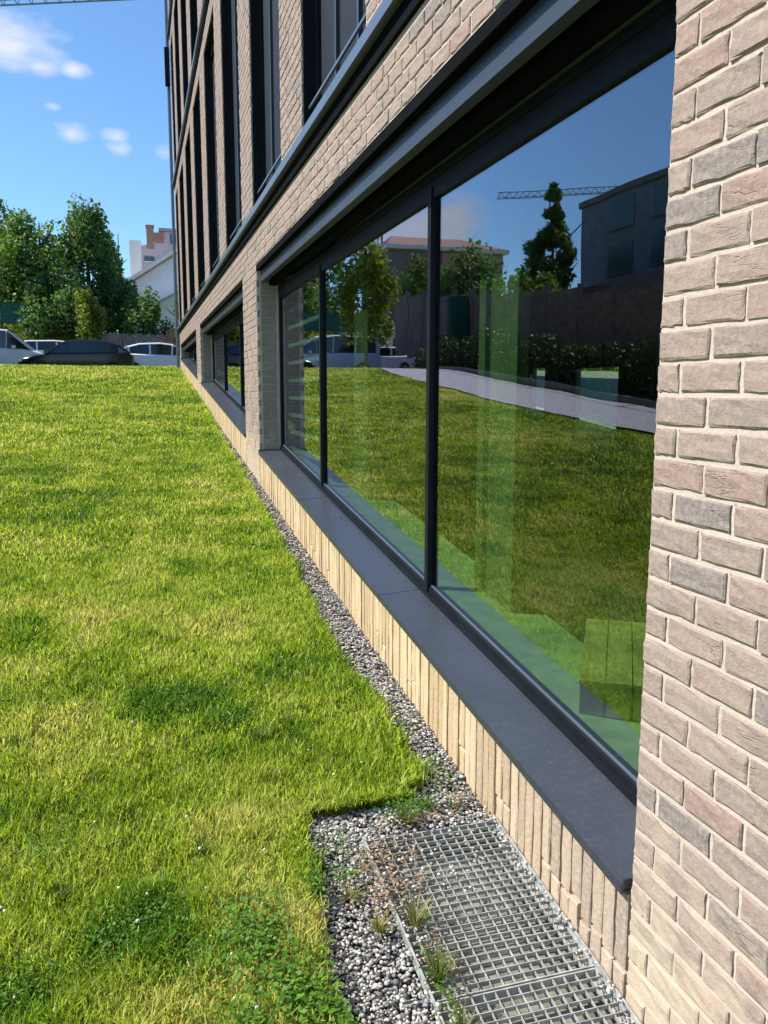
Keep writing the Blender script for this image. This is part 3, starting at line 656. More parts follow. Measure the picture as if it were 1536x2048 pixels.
# upper floors: ledge, recessed windows with drawn screens, rails
for k, (z0, z1, z2) in enumerate(ST):
    l = MB(); l.box(-.062, .10, -4, YEND+.03, z0-.062, z0); l.build('ledge', M['ledge'], bld)
    l = MB(); l.box(-.018, .18, -4, YEND+.02, z0-.155, z0-.0625); l.build('ledge_shade_band', M['darkpanel'], bld)  # black band stands in for the shade below the ledge
l = MB(); l.box(-.08, .4, -4, YEND+.03, 15.4, 15.52); l.build('roof_edge', M['ledge'], bld)
wm = None
def upwin(w, h):
    r = {}
    f = MB(); f.box(.10, .15, 0, .05, 0, h); f.box(.10, .15, w-.05, w, 0, h); f.box(.10, .15, .05, w-.05, 0, .09); f.box(.10, .15, .05, w-.05, h-.10, h)
    f.box(0.012, .10, -.004, .012, 0, h); f.box(0.012, .10, w-.012, w+.004, 0, h); f.box(.012, .10, .012, w-.012, h-.012, h+.004)
    r['window'] = (f.mesh('window'), M['frame'])
    r['screen_blind'] = (MB().box(.132, .140, .05, w-.05, .09, h-.10).mesh('screen_blind'), M['blind'])
    r['mullion'] = (MB().box(.108, .131, -.02, .02, .09, h-.10).mesh('mullion'), M['fascia'])
    r['rail'] = (MB().box(.045, .062, .0, w, .225, .243).box(.05, .058, 0, w, 0, .012).mesh('rail'), M['ledge'])
    return r
cache = {}
for z0, z1, z2 in ST:
    for (a0, a1), (b0, b1) in zip(UP[:-1], UP[1:]):
        if b0-a1 < .3: continue
        key = (round(b0-a1, 2), round(z1-z0, 2))
        if key not in cache: cache[key] = upwin(*key)
        r = cache[key]; w = obj('window', *r['window'], bld, (0, a1, z0))
        obj('screen_blind', *r['screen_blind'], w); obj('rail', *r['rail'], w)
        for q in (.33, .66): obj('mullion', *r['mullion'], w, (0, key[0]*q, 0))
# core, slabs and rooms
c = MB(); c.box(.245, 6.4, -3.9, YEND-.1, 3.05, 3.40); c.box(.245, .6, -3.9, YEND-.1, 3.40, 15.3); c.box(6.0, 6.4, -3.9, YEND-.1, 3.40, 15.3); c.box(.6, 6.0, -3.9, YEND-.1, 14.9, 15.3)
c.box(.6, 6.0, YEND-.4, YEND-.1, 3.40, 14.9); c.box(.6, 6.0, -3.9, -3.6, 3.40, 14.9)
c.build('structure_core', M['inwall'], bld)
c = MB(); c.box(.26, 6.4, -3.9, YEND-.1, -.1, 0, sy=.1); c.build('floor', M['floor'], bld)
c = MB()
# rear wall with its two openings
oz = [(11.2, 12.7, .95, 2.25), (13.62, 14.35, .70, 2.30)]
ycut = [-3.9, 11.2, 12.7, 13.62, 14.35, YEND-.1]
for a, b_ in ((-3.9, 11.2), (12.7, 13.62), (14.35, YEND-.1)): c.box(6.0, 6.2, a, b_, -.5, 3.04)
for a, b_, z0, z1 in oz: c.box(6.0, 6.2, a, b_, -.5, z0); c.box(6.0, 6.2, a, b_, z1, 3.04)
c.box(.30, 6.0, -3.9, -3.7, -.5, 3.04); c.box(.30, 6.0, YEND-.3, YEND-.1, -.5, 3.04)
c.build('inner_wall', M['inwall'], bld)
for a, b_ in GP: MB().box(.245, .30, a+.0, b_-.02, -.5, 3.04).build('inner_lining', M['conc'], bld)
for y0, y1, x0, x1 in ((3.50, 3.95, .50, .56), (5.95, 6.35, .46, .52), (11.3, 11.7, .53, .9), (14.4, 14.8, .53, .9), (19.5, 19.9, .53, .9)):
    MB().box(x0, x1, y0, y1, -.5, 3.04).build('column', M['conc'], bld)
for a, b_ in ((1.71, 8.5), (9.62, 16.3), (17.42, 23.55)): MB().box(.276, .66, a, b_, .30, .385, sy=.1).build('inner_sill', M['deck'], bld)
for k in range(11): MB().box(.30, .335, 6.62, 8.44, 1.02+k*.175, 1.02+k*.175+.035).build('screen_slat', M['white'], bld)
MB().box(.36, .38, 6.60, 8.46, .3, 3.0).build('added_dark_backing', M['darkpanel'], bld)  # dark sheet added behind the slats to darken this pane
# two framed rear windows
for a, b_, z0, z1 in oz:
    f = MB().bar((6.05, a+.03, z0), (6.05, a+.03, z1), .06).bar((6.05, b_-.03, z0), (6.05, b_-.03, z1), .06).bar((6.05, a, z0+.03), (6.05, b_, z0+.03), .05).bar((6.05, a, z1-.03), (6.05, b_, z1-.03), .05)
    f.build('window', M['frame'], bld)
# drain pipe and lamp bracket at the far corner
MB().tube([(-.06, YEND+.10, 2.4), (-.06, YEND+.10, 15.3)], [.045, .045], 10).build('drain_pipe', M['ledge'], bld)
MB().box(-.15, -.02, YEND-.1, YEND+.05, 9.95, 10.9).build('corner_box', M['frame'], bld)
# pale wooden crate on the inner sill
cr = empty('wooden_crate', (.295, 2.50, .634), 'pale slatted wooden crate standing on the inner sill behind the nearest pane', 'crate')
cr.rotation_euler = (math.atan(.1), 0, R(-33))
for i in range(3): MB().box(i*.095, i*.095+.090, 0, .62, .125, .14).build('plank', M['wood'], cr)
for i in range(3): MB().box(i*.095+.004, i*.095+.086, .01, .024, 0, .124).build('plank', M['wood'], cr)
for i in range(3): MB().box(i*.095+.004, i*.095+.086, .596, .61, 0, .124).build('plank', M['wood'], cr)
MB().box(.005, .018, .03, .59, .085, .123).build('side_board', M['wood'], cr)

# ------------------------------------------------------------------ trees
def tree(name, x, y, h, crown, trunk_h, n, size, mat, label, cat='tree', group=None, seed=1, tr=.12, cone=False, zb=None, lobes=14):
    r = np.random.default_rng(seed); g0 = float(ground(x, y)) if zb is None else zb
    t = empty(name, (x, y, g0), label, cat, group)
    b = MB(); rx, rz = crown; cz = h-rz; lean = r.uniform(-.03, .03, 2)
    pts = [(lean[0]*k*h, lean[1]*k*h, h*k*.93) for k in (0, .15, .35, .6, .8, 1)]
    b.tube([(0, 0, -.3)]+pts, [tr*1.3]+[tr*(1.1-k*.95) for k in (0, .15, .35, .6, .8, 1)], 8)
    for i in range(9):
        k = r.uniform(max(.15, trunk_h/h), .8); a = r.uniform(0, 6.28); L = rx*r.uniform(.5, .9)
        p = Vector((0, 0, h*k)); q = p+Vector((math.cos(a)*L, math.sin(a)*L, L*.7)); b.tube([p, (p+q)/2+Vector((0, 0, -.08*L)), q], [tr*.4, tr*.27, tr*.1], 6)
    b.build('trunk', M['bark'], t)
    # leaf clumps gathered in lobes
    if cone:
        u = r.random(lobes); a = r.uniform(0, 6.28, lobes); zz = trunk_h+(h-trunk_h)*u; rad = rx*(1-u)**.8*r.uniform(.5, 1, lobes)
        C = np.stack([np.cos(a)*rad, np.sin(a)*rad, zz], -1); RR = np.stack([.30*rx*(1.25-u), .30*rx*(1.25-u), .22*rx*(1.2-u)+.1], -1)
    else:
        d = r.normal(size=(lobes, 3)); d /= np.linalg.norm(d, axis=1)[:, None]; q = r.uniform(.45, .85, lobes)[:, None]
        C = d*q*np.array([rx, rx, rz])+np.array([0, 0, cz]); RR = np.array([rx, rx, rz])*r.uniform(.26, .46, lobes)[:, None]
    li = r.integers(0, lobes, n); d = r.normal(size=(n, 3)); d /= np.linalg.norm(d, axis=1)[:, None]; q = r.random(n)[:, None]**.45
    P = C[li]+d*q*RR[li]*1.05; P[:, 2] = np.maximum(P[:, 2], trunk_h*.8)
    s = size*r.uniform(.5, 1.35, n); nrm = d*.6+r.normal(size=(n, 3))*.6; nrm /= np.linalg.norm(nrm, axis=1)[:, None]
    u = np.cross(nrm, r.normal(size=(n, 3))); u /= np.linalg.norm(u, axis=1)[:, None]; v = np.cross(nrm, u)
    u *= s[:, None]; v *= s[:, None]*.62
    V = np.stack([P-u, P-v*.9+u*.1, P+u, P+v*.9+u*.1], 1).reshape(-1, 3); F = np.arange(len(V)).reshape(-1, 4)
    T = np.clip(r.normal(.5, .22, n)+(r.random(lobes)[li]-.5)*.4, 0, 1)
    big('crown', V, F, mat, np.repeat(T, 4), parent=t)
    return t
TG = 'trees on the bank beyond the parked cars'
tree('broadleaf_tree', -3.45, 50, 9.6, (1.55, 3.9), 1.4, 9000, .13, M['leafd'], 'tallest dark green tree, beside the gap of sky left of the white house', group=TG, seed=3, tr=.2, lobes=26)
tree('broadleaf_tree', -6.1, 49, 8.3, (2.6, 3.6), 1.2, 11000, .14, M['leafm'], 'broad mid green tree left of the tallest one above the black car', group=TG, seed=5, tr=.22, lobes=34)
tree('broadleaf_tree', -9.3, 52, 9.4, (2.3, 4.2), 1.2, 8000, .15, M['leafd'], 'dark tree cut by the left edge of the view', group=TG, seed=8, tr=.22, lobes=26)
tree('broadleaf_tree', -4.9, 47, 5.6, (2.0, 2.5), .5, 7000, .12, M['leafd'], 'shaded low tree between the green netting and the tallest tree', group=TG, seed=9, tr=.15, lobes=20)
tree('young_tree', -3.3, 44.5, 4.6, (.75, 1.9), .8, 3000, .10, M['leafy'], 'slim yellow-green young tree in front of the dark trees behind the black car', seed=12, tr=.07)
tree('broadleaf_tree', -1.9, 49, 5.4, (1.4, 2.6), .5, 6500, .12, M['leafd'], 'dark round tree below the white house gable', group=TG, seed=13, tr=.14, lobes=18)
tree('broadleaf_tree', -.5, 47.5, 4.0, (1.5, 1.9), .3, 5500, .11, M['leafd'], 'low dark bushy tree above the brown board fence', group=TG, seed=15, tr=.12, lobes=18)
tree('broadleaf_tree', 1.2, 46.5, 4.3, (1.2, 2.0), .4, 4500, .11, M['leafm'], 'mid green tree half hidden behind the far corner of the brick building', group=TG, seed=16, tr=.12, lobes=14)
tree('broadleaf_tree', -2.2, 58, 9.0, (1.0, 3.5), 2, 3000, .14, M['leafd'], 'distant thin tree showing above the shrubs left of the white house', group=TG, seed=17, tr=.14)
# trees mirrored in the panes
tree('young_tree', -6.35, 28.9, 4.9, (1.25, 2.0), 1.3, 5200, .09, M['leafy'], 'sunlit yellow-green tree by the footpath, mirrored in the middle pane', seed=21, tr=.06, lobes=22)
tree('conifer', -15.2, 31.8, 8.0, (2.0, 3.8), .6, 9000, .12, M['leafc'], 'pointed conifer rising over the brown wall, mirrored in the nearest pane', seed=22, cone=True, tr=.14, lobes=60)
tree('broadleaf_tree', -14.2, 39, 6.4, (2.2, 2.8), .8, 6000, .13, M['leafd'], 'dark tree left of the conifer, mirrored in the nearest pane', seed=23, tr=.15, lobes=20)
tree('broadleaf_tree', -16.2, 46, 5.6, (2.2, 2.4), .6, 5000, .13, M['leafd'], 'dark tree in front of the peach house, mirrored in the middle pane', seed=24, tr=.15, lobes=18)
tree('broadleaf_tree', -17.5, 54, 7.6, (2.0, 2.4), .8, 5000, .12, M['leafm'], 'mid green tree beyond the young one, mirrored in the middle pane', seed=26, tr=.14, lobes=18)
tree('broadleaf_tree', -12.6, 28, 3.9, (1.5, 1.7), .4, 4000, .11, M['leafm'], 'low bushy tree at the foot of the brown wall, mirrored under the conifer', seed=27, tr=.1, lobes=16)
for i, (x, y) in enumerate(((19, 30), (21, 36), (18.5, 42), (24, 27), (22, 48))):
    tree('broadleaf_tree', x, y, 6.5+i % 3, (2.8, 3.0), .5, 3500, .2, M['leafy'], ['sunny tree seen through the rear window openings, middle one', 'sunny tree seen through the rear openings, second row', 'sunny tree seen through the left rear opening', 'sunny tree behind the building beyond the right rear opening', 'farthest sunny tree behind the building'][i], group='trees behind the building', seed=30+i, tr=.15)

# hedge, fence and board wall along the footpath (they show as reflections)
def hedge(name, pts, h, w, n, size, mat, label, seed):
    r = np.random.default_rng(seed); pts = np.array(pts, float); L = np.cumsum(np.r_[0, np.hypot(*(pts[1:]-pts[:-1]).T)])
    u = r.random(n)*L[-1]; x = np.interp(u, L, pts[:, 0]); y = np.interp(u, L, pts[:, 1]); bx = vnoise(u, 0, 1.3, seed)
    # shell-weighted cross section
    a = r.uniform(0, np.pi, n); q = r.random(n)**.35; top = h*(.75+.45*bx)
    X = x+np.cos(a)*w*q; Z = ground(X, y)+np.sin(a)*top*q; P = np.stack([X, y+r.normal(0, .1, n), Z], -1)
    s = size*r.uniform(.5, 1.3, n); nr = r.normal(size=(n, 3)); nr /= np.linalg.norm(nr, axis=1)[:, None]
    uu = np.cross(nr, r.normal(size=(n, 3))); uu /= np.linalg.norm(uu, axis=1)[:, None]; vv = np.cross(nr, uu); uu *= s[:, None]; vv *= s[:, None]*.6
    V = np.stack([P-uu, P-vv, P+uu, P+vv], 1).reshape(-1, 3)
    return big(name, V, np.arange(len(V)).reshape(-1, 4), mat, np.repeat(np.clip(r.normal(.5, .25, n), 0, 1), 4), label=label, cat='hedge')
hedge('hedge', [(-9.6, 3), (-9.6, 18), (-9.0, 27), (-8.8, 29)], 1.25, .75, 24000, .07, M['leafk'], 'dense green hedge behind the black fence posts, mirrored in the nearest pane', 41)
hedge('hedge', [(16, 2), (16, 22), (16, 46)], 1.8, 1.0, 14000, .12, M['leafy'], 'sunlit hedge on the far side of the building seen through its rear openings', 42)
hedge('bank_shrubs', [(-9.2, 47.4), (-5, 47.2), (-2.6, 47.0)], 3.0, .45, 3200, .08, M['leafy'], 'pale green shrubs on the bank between the white van and the trees', 43)
fe = empty('post_fence', (-8.75, 10, float(ground(0, 10))), 'thin black metal fence beside the footpath, mirrored in the nearest pane', 'fence')
def lz(y): return float(ground(-8.75, y)-ground(0, 10))
for i in range(13):
    y = 3+2.0*i; xx = float(np.interp(y, [0, 18, 29], [0, 0, .6])); MB().box(xx-.025, xx+.025, y-10-.025, y-10+.025, lz(y)-.1, lz(y)+1.25).build('post', M['black'], fe)
for zz in (.15, 1.2): MB().bar((0, -7, lz(3)+zz), (0, 8, lz(18)+zz), .03).build('rail', M['black'], fe); MB().bar((0, 8, lz(18)+zz), (.53, 17, lz(27)+zz), .03).build('rail', M['black'], fe)
k = MB()
for y in range(2, 30): x = float(np.interp(y, [0, 18, 29], [-8.7, -8.7, -8.1])); x2 = float(np.interp(y+1, [0, 18, 29], [-8.7, -8.7, -8.1])); k.bar((x+.1, y, float(ground(x, y))+.06), (x2+.1, y+1, float(ground(x2, y+1))+.06), .10, .16)
k.build('path_kerb', M['kerb'], kind='structure')
bw = empty('board_wall', (-11, 20, 2.0), 'tall brown board wall above the hedge, mirrored across the upper pane', 'wall')
for i in range(16):
    y = -12+i*2.0; MB().box(-.05, .05, y+.03, y+1.97, .1*y-.2, .1*(y+1)+2.5+(.06 if i % 3 else 0)).build('panel', M['brown'], bw)
    MB().box(-.06, .08, y-.04, y+.04, .1*y-.2, .1*y+2.75).build('post', M['dkwall2'], bw)
# green skip cover / sheeting by the path end
MB().box(-10.9, -10.2, 30.4, 30.9, 2.2, 5.5).build('green_screen', M['greennet'], label='dark green privacy screen at the end of the hedge, mirrored beside the mullion', cat='screen')

# ------------------------------------------------------------------ fences and walls beyond the road
f = empty('board_fence', (-.9, 45.4, float(ground(-.9, 45.4))), 'brown timber board fence below the white house, with rust coloured boards', 'fence')
for i in range(22):
    x = -1.6+i*.16; MB().box(x, x+.15, 0, .03, -.1, 1.9+.04*math.sin(i*1.7)+(.25 if i > 17 else 0)).build('board', M['rust'] if i in (0, 1, 3, 17, 18, 19, 20, 21) else M['brown'], f)
for x in (-1.6, 0, 1.7): MB().box(x-.05, x+.05, .03, .12, -.1, 1.95).build('post', M['dkwall2'], f)
f = empty('netting_fence', (-8, 46.9, float(ground(-8, 46.9))+1.85), 'green netting fence low on the bank at the left edge', 'fence')
for i in range(4): MB().box(-4+i*2.1, -4+i*2.1+2.04, 0, .03, .45, 1.5-.3*(i == 3)).build('net_panel', M['greennet'], f)
for i in range(5): MB().box(-4.04+i*2.1, -3.98+i*2.1, 0.03, .09, -.1, 1.6).build('post', M['black'], f)
MB().box(-3.6, -1.9, 45.2, 45.5, 2.7, 4.75).build('grey_wall', M['dkwall2'], label='short dark grey wall between the young tree and the brown board fence', cat='wall')

# ------------------------------------------------------------------ white house beyond the trees
h = empty('white_house', (0, 60, float(ground(0, 60))), 'white rendered house with stepped gables, orange chimney block and pale roof', 'house')
zg = float(ground(0, 60))
def gable(name, pts, y0, y1, mat, par):
    n = len(pts); v = [(x, y0, z-zg) for x, z in pts]+[(x, y1, z-zg) for x, z in pts]
    me = bpy.data.meshes.new(name); me.from_pydata(v, [], [tuple(range(n)), tuple(range(2*n-1, n-1, -1))]+[(i, i+n, (i+1) % n+n, (i+1) % n) for i in range(n)]); me.update(); return obj(name, me, mat, par)
hw = gable('wall', [(-1.6, 4), (6.5, 4), (6.5, 9.3), (2.9, 12.0), (-1.6, 9.0)], 0, 9, M['white'], h)
gable('wing_wall', [(-.55, 4), (5.5, 4), (5.5, 7.7), (3.2, 9.0), (-.55, 7.0)], -2.2, -.01, M['white'], h)
MB().bar((-2.0, -.25, 8.9-zg), (3.0, -.25, 12.25-zg), .5, .22).bar((3.0, -.25, 12.25-zg), (6.9, -.25, 9.35-zg), .5, .22).build('verge_board', M['trim'], h)
MB().bar((-2.0, -.2, 8.72-zg), (3.0, -.2, 12.06-zg), .35, .12).build('verge_shadow_board', M['chim'], h)
MB().bar((-.85, -2.4, 6.95-zg), (3.2, -2.4, 9.2-zg), .4, .18).bar((3.2, -2.4, 9.2-zg), (5.8, -2.4, 7.75-zg), .4, .18).build('wing_verge', M['kerb'], h)
rf = MB(); rf.quad((-2.0, -.4, 9.02-zg), (3.0, -.4, 12.36-zg), (3.0, 9.2, 12.36-zg), (-2.0, 9.2, 9.02-zg)); rf.quad((3.0, -.4, 12.36-zg), (6.9, -.4, 9.46-zg), (6.9, 9.2, 9.46-zg), (3.0, 9.2, 12.36-zg)); rf.build('roof', M['pinkroof'], h)
gable('stair_tower', [(-1.35, 8.6), (-.55, 8.6), (-.55, 12.4), (-1.35, 12.4)], 2.5, 4.2, M['trim'], h)
gable('upper_storey', [(-.55, 9.2), (6, 9.2), (6, 13.3), (1.0, 13.1), (.3, 12.2), (-.55, 12.1)], 2.6, 8.5, M['pinkroof'], h)
MB().box(.7, 6.3, 2.2, 8.8, 13.12-zg, 13.3-zg).build('upper_roof', M['dkwall'], h)
MB().box(-.15, .35, 2.4, 3.0, 11.9-zg, 13.35-zg).box(-.2, .4, 2.33, 3.07, 13.35-zg, 13.5-zg).build('chimney', M['chim'], h)
MB().box(.36, 1.05, 2.35, 2.62, 12.35-zg, 13.0-zg).build('tile_patch', M['tile'], h)
w = MB().box(-.35, .35, 2.52, 2.62, 11.0-zg, 11.35-zg).build('window', M['wglass'], h)
MB().box(-.40, .40, 2.45, 2.6, 10.94-zg, 11.0-zg).build('sill', M['trim'], w)
w = MB().box(2.6, 3.7, -.04, .02, 9.35-zg, 10.1-zg).build('window', M['wglass'], h)
w = MB().box(1.5, 2.3, 2.5, 2.62, 12.3-zg, 12.95-zg).build('window', M['wglass'], h)

# houses and office block behind the hedge (mirrored)
h = empty('peach_house', (-19, 58, 3.4), 'peach coloured house with low reddish roof, mirrored behind the mullion', 'house')
MB().box(-6, 2.8, 0, 8, 0, 8.6).build('wall', M['dkwall2'], h); MB().box(-6.02, -1.2, -.12, -.004, .1, 8.5).build('peach_wall', M['peach'], h)
MB().box(-6.4, 3.2, -.5, 8.5, 8.6, 8.85).build('roof_edge', M['trim'], h)
rf = MB(); rf.quad((-6.4, -.5, 8.86), (3.2, -.5, 8.86), (1.5, 3.7, 10.2), (-4.5, 3.7, 10.2)); rf.quad((-6.4, 8.5, 8.86), (-4.5, 4.0, 10.2), (1.5, 4.0, 10.2), (3.2, 8.5, 8.86)); rf.quad((3.2, -.5, 8.86), (3.2, 8.5, 8.86), (1.5, 4.0, 10.2), (1.5, 3.7, 10.2)); rf.quad((-6.4, -.5, 8.86), (-4.5, 3.7, 10.2), (-4.5, 4.0, 10.2), (-6.4, 8.5, 8.86)); rf.build('roof', M['tile'], h)
for i in range(3): MB().box(-5.4+i*1.4, -4.7+i*1.4, -.16, -.121, 5.2, 6.8).build('window', M['wglass'], h)
d = empty('dark_office_block', (-18.5, 20, 2.0), 'dark clad office block above the brown wall, mirrored at the right of the pane', 'building')
MB().box(-14, 0, -16, 15, -.5, 8.2).build('wall', M['dkwall'], d); MB().box(-.0+.004, 1.6, -16, 13, -.5, 4.2).build('lower_storey', M['dkwall2'], d)
MB().box(-14.1, .12, -16.1, 15.1, 8.2, 8.45).build('parapet', M['dkwall2'], d)
for fl in range(2):
    for i in range(9): w = MB().box(.004, .04, -14+i*3.1, -12.3+i*3.1, 5.0+fl*1.9-.1, 6.2+fl*1.9-.1).build('window', M['wglass'], d); MB().box(.004, .09, -14.05+i*3.1, -12.25+i*3.1, 4.82+fl*1.9, 4.895+fl*1.9).build('sill', M['dkwall2'], w)
for i in range(8): MB().box(1.604, 1.66, -14+i*3.1, -12.2+i*3.1, 1.5, 3.2).build('window', M['wglass'], d)
k = MB()
for i in range(7): k.bar((-6, -14+i*4.2, 8.4), (-6, -14+i*4.2, 9.0), .08)
k.build('roof_posts', M['black'], d)
for (x, y, w_, hh, lab) in ((-14.8, 51, 2.6, 2.9, 'white site cabin beyond the silver estate, mirrored in the middle pane'), (-11.6, 49.5, 2.2, 2.7, 'small white cabin left of the site cabin, mirrored above the white car')):
    g0 = float(ground(x, y)); t = empty('site_cabin', (x, y, g0), lab, 'cabin')
    MB().box(-w_/2, w_/2, 0, 2.2, .1, hh).build('wall', M['white'], t); MB().box(-w_/2-.06, w_/2+.06, -.06, 2.26, hh, hh+.12).build('roof', M['kerb'], t)
    MB().box(-w_/4, w_/5, -.03, -.002, 1.2, 2.0).build('window', M['wglass'], t)

# ------------------------------------------------------------------ cranes
def crane(name, a, b, masty, label, flip=False):
    a = Vector(a); b = Vector(b); t = empty(name, (b.x, b.y, 0), label, 'crane'); o = Vector((b.x, b.y, 0)); A = a-o; B = b-o
    d = (B-A); L = d.length; n = int(L/1.6); s = Vector((d.y, -d.x, 0)).normalized()*.6; hgt = 1.3; m_ = MB(); u = Vector((0, 0, hgt))
    for k in (s, -s): m_.bar(A+k, B+k, .13)
    m_.bar(A+u, B+u, .15)
    for i in range(n):
        p = A+d*(i/n); q = A+d*((i+.5)/n); r_ = A+d*((i+1)/n)
        for k in (s, -s): m_.bar(p+k, q+u, .07); m_.bar(q+u, r_+k, .07)
    m_.build('jib', M['crane'], t)
    mt = MB(); z1 = B.z
    for k in ((-.8, -.8), (.8, -.8), (.8, .8), (-.8, .8)): mt.bar((k[0], k[1], 0), (k[0], k[1], z1+1), .16)
    for i in range(int(z1/2)):
        z = i*2.0
        for (p, q) in (((-.8, -.8), (.8, -.8)), ((.8, -.8), (.8, .8)), ((.8, .8), (-.8, .8)), ((-.8, .8), (-.8, -.8))): mt.bar((*p, z), (*q, z+2), .07)
    mt.build('mast', M['crane'], t)
    MB().box(-.8, .8, -.8, .8, z1-1.2, z1+1.2).build('cab', M['dkwall'], t)
    return t
crane('tower_crane', (16, 90.5, 43.3), (-30, 109.5, 43.3), 0, 'tower crane whose jib crosses the top left corner of the sky')
crane('tower_crane', (-81, 182, 46.5), (-150, 146, 46.5), 0, 'distant tower crane with thin jib, mirrored in the sky of the nearest pane')

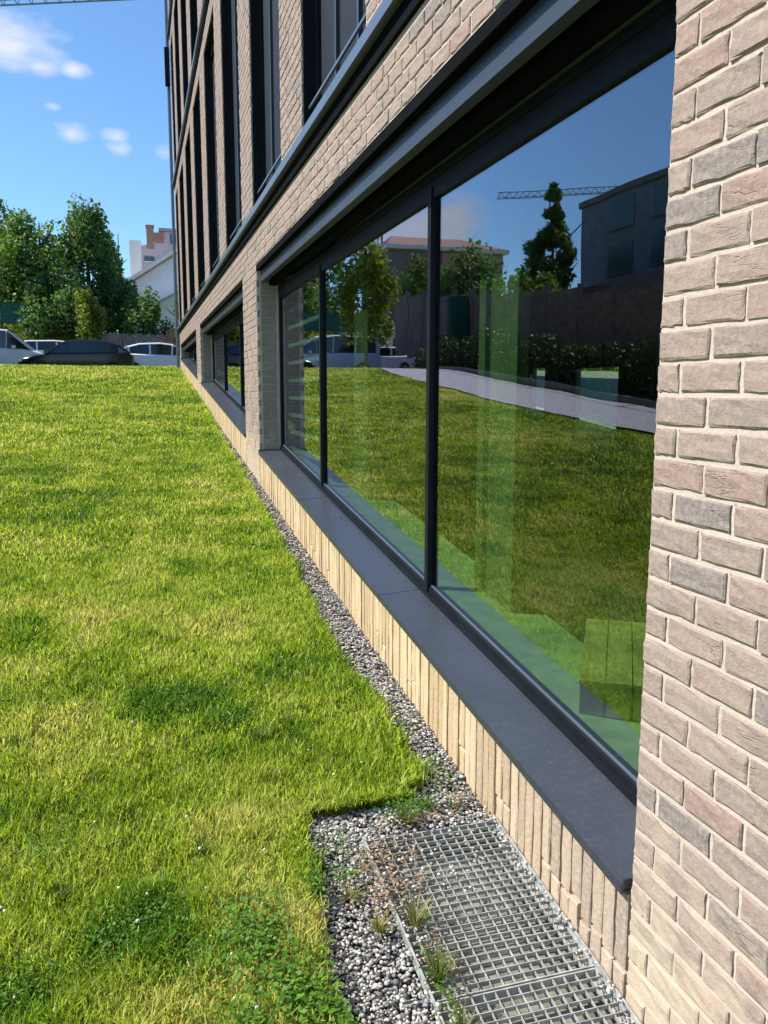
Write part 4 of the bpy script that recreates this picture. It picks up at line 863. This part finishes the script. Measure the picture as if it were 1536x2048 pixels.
# ------------------------------------------------------------------ vehicles
def car(kind, loc, rz, paint, label, group=None):
    """length runs along local x, front at +x"""
    t = empty('parked_car' if kind != 'van' else 'parked_van', (loc[0], loc[1], float(ground(loc[0], loc[1]))+.012), label, 'car' if kind != 'van' else 'van', group, rz)
    if kind == 'hatch':
        W = .88; st = [(-2.12, .45, .72, .62), (-2.05, .30, .92, .80), (-1.75, .26, 1.0, .87), (-.9, .24, .98, .88), (.2, .24, .95, .88), (.95, .24, .93, .88), (1.5, .26, .86, .84), (1.95, .30, .74, .74), (2.12, .42, .60, .58)]
        gh = [(-2.0, .95, .0), (-1.55, 1.30, .62), (-1.05, 1.43, .68), (-.2, 1.47, .70), (.35, 1.41, .68), (1.15, .94, .74)]; pil = (-1.5, -.62, .28); wx = (-1.32, 1.32); wr = .32
    elif kind == 'estate':
        W = .89; st = [(-2.35, .40, .80, .68), (-2.30, .28, .98, .84), (-1.9, .26, 1.0, .88), (-.9, .24, .98, .89), (.2, .24, .95, .89), (1.0, .24, .93, .89), (1.6, .26, .86, .85), (2.1, .30, .74, .74), (2.28, .42, .60, .58)]
        gh = [(-2.28, .99, .66), (-2.05, 1.34, .62), (-1.5, 1.44, .68), (-.3, 1.47, .70), (.4, 1.41, .68), (1.2, .94, .74)]; pil = (-1.95, -1.1, -.2, .4); wx = (-1.42, 1.40); wr = .33
    else:
        W = .97; st = [(-2.45, .40, 1.0, .90), (-2.42, .30, 1.12, .94), (-1.9, .28, 1.15, .97), (-.9, .26, 1.13, .97), (.6, .26, 1.11, .97), (1.4, .26, 1.08, .96), (1.9, .28, 1.0, .92), (2.3, .34, .86, .84), (2.45, .48, .70, .68)]
        gh = [(-2.42, 1.13, .90), (-2.38, 1.86, .80), (-1.6, 1.95, .82), (-.2, 1.96, .82), (.85, 1.88, .80), (1.75, 1.06, .82)]; pil = (-2.25, -1.15, -.1, .75); wx = (-1.55, 1.55); wr = .34
    def loft(rows, name, mat, close=True, par=t):
        k = len(rows[0]); v = [p for r in rows for p in r]; f = []
        for i in range(len(rows)-1):
            for j in range(k-1 if not close else k): a = i*k+j; b_ = i*k+(j+1) % k; f.append((a, b_, b_+k, a+k))
        f.append(tuple(range(k))[::-1]); f.append(tuple((len(rows)-1)*k+j for j in range(k)))
        me = bpy.data.meshes.new(name); me.from_pydata(v, [], f); me.shade_smooth(); me.set_sharp_from_angle(angle=R(38)); me.update(); return obj(name, me, mat, par)
    rows = []
    for x, zb, zt, w in st:
        zm = zb+(zt-zb)*.5; rows.append([(x, -w*.93, zb), (x, -w, zm), (x, -w*.97, zt-.05), (x, -w*.88, zt), (x, 0, zt+.025), (x, w*.88, zt), (x, w*.97, zt-.05), (x, w, zm), (x, w*.93, zb), (x, 0, zb-.02)])
    loft(rows, 'body', paint)
    rows = []
    belt = lambda x: np.interp(x, [s[0] for s in st], [s[2] for s in st])
    for i, (x, z, w) in enumerate(gh):
        zb = float(belt(x))-.02; z = max(z, zb+.012); rows.append([(x, -W*.86, zb), (x, -w, z-.03), (x, -w*.85, z), (x, w*.85, z), (x, w, z-.03), (x, W*.86, zb)])
    gl = loft(rows, 'windows', M['carglass'])
    rp = MB(); g2 = [g for g in gh[1:-1]]
    for i in range(len(g2)-1):
        (x0, z0, w0), (x1, z1, w1) = g2[i], g2[i+1]; e = .012
        rp.quad((x0, -w0*.9, z0+e), (x1, -w1*.9, z1+e), (x1, w1*.9, z1+e), (x0, w0*.9, z0+e))
        for s in (-1, 1): rp.quad((x0, s*w0*.9, z0+e), (x1, s*w1*.9, z1+e), (x1, s*(w1+.02), z1-.05), (x0, s*(w0+.02), z0-.05)) if s < 0 else rp.quad((x1, s*w1*.9, z1+e), (x0, s*w0*.9, z0+e), (x0, s*(w0+.02), z0-.05), (x1, s*(w1+.02), z1-.05))
    rp.build('roof', paint, t)
    zat = lambda x: float(np.interp(x, [g[0] for g in gh], [g[1] for g in gh])); wat = lambda x: float(np.interp(x, [g[0] for g in gh], [g[2] for g in gh]))
    for s in (-1, 1):
        for px in pil: MB().bar((px, s*(W*.86+.008), float(belt(px))-.02), (px+.05*(px > 0), s*(wat(px)+.008), zat(px)-.03), .075, .02).build('pillar', paint, t)
        (xa, za, wa), (xb, zb_, wb) = gh[-2], gh[-1]; MB().bar((xa, s*(wa+.01), za-.02), (xb, s*(wb+.03), zb_), .06).build('pillar', paint, t)
        (xa, za, wa), (xb, zb_, wb) = gh[1], gh[0]; MB().bar((xa, s*(wa+.01), za-.02), (xb+.03, s*(W*.84), zb_), .09).build('pillar', paint, t)
        MB().box(1.0, 1.16, s*(W+.02)-.07, s*(W+.02)+.07, float(belt(1.0))+.0, float(belt(1.0))+.13).build('mirror', paint, t)
        L0 = st[-1][0]; MB().box(L0-.28, L0-.06, s*.58-.12, s*.58+.12, .60, .72).build('headlight', M['lamp'], t)
        L1 = st[0][0]; MB().box(L1+.0, L1+.16, s*.66-.10, s*.66+.10, .74, .90).build('tail_light', M['tail'], t)
        for x in wx:
            wh = MB().tube([(x, s*(W-.2), wr), (x, s*(W-.19), wr), (x, s*(W+.005), wr), (x, s*(W+.01), wr)], [wr*.8, wr, wr, wr*.92], 20).build('wheel', M['tyre'], t)
            MB().tube([(x, s*(W-.02), wr), (x, s*(W+.018), wr)], [wr*.62, wr*.58], 14).build('rim', M['rim'], wh)
    return t
car('hatch', (-3.4, 34.6), math.pi, M['carblack'], 'glossy black hatchback parked beyond the crest of the lawn')
car('van', (-7.3, 39.5), 0, M['carwhite'], 'white van at the left edge, partly behind the black hatchback')
car('estate', (-4.7, 44), 0, M['carwhite'], 'white car whose roof shows above the black hatchback')
car('hatch', (.0, 37.6), 0, M['carwhite'], 'white hatchback next to the far corner of the brick building')
car('estate', (-13.8, 47.3), math.pi+.35, M['carsilver'], 'silver estate car mirrored in the middle pane')
car('hatch', (-10.9, 43.2), -.1, M['carwhite'], 'white hatchback mirrored beside the narrow mullion')
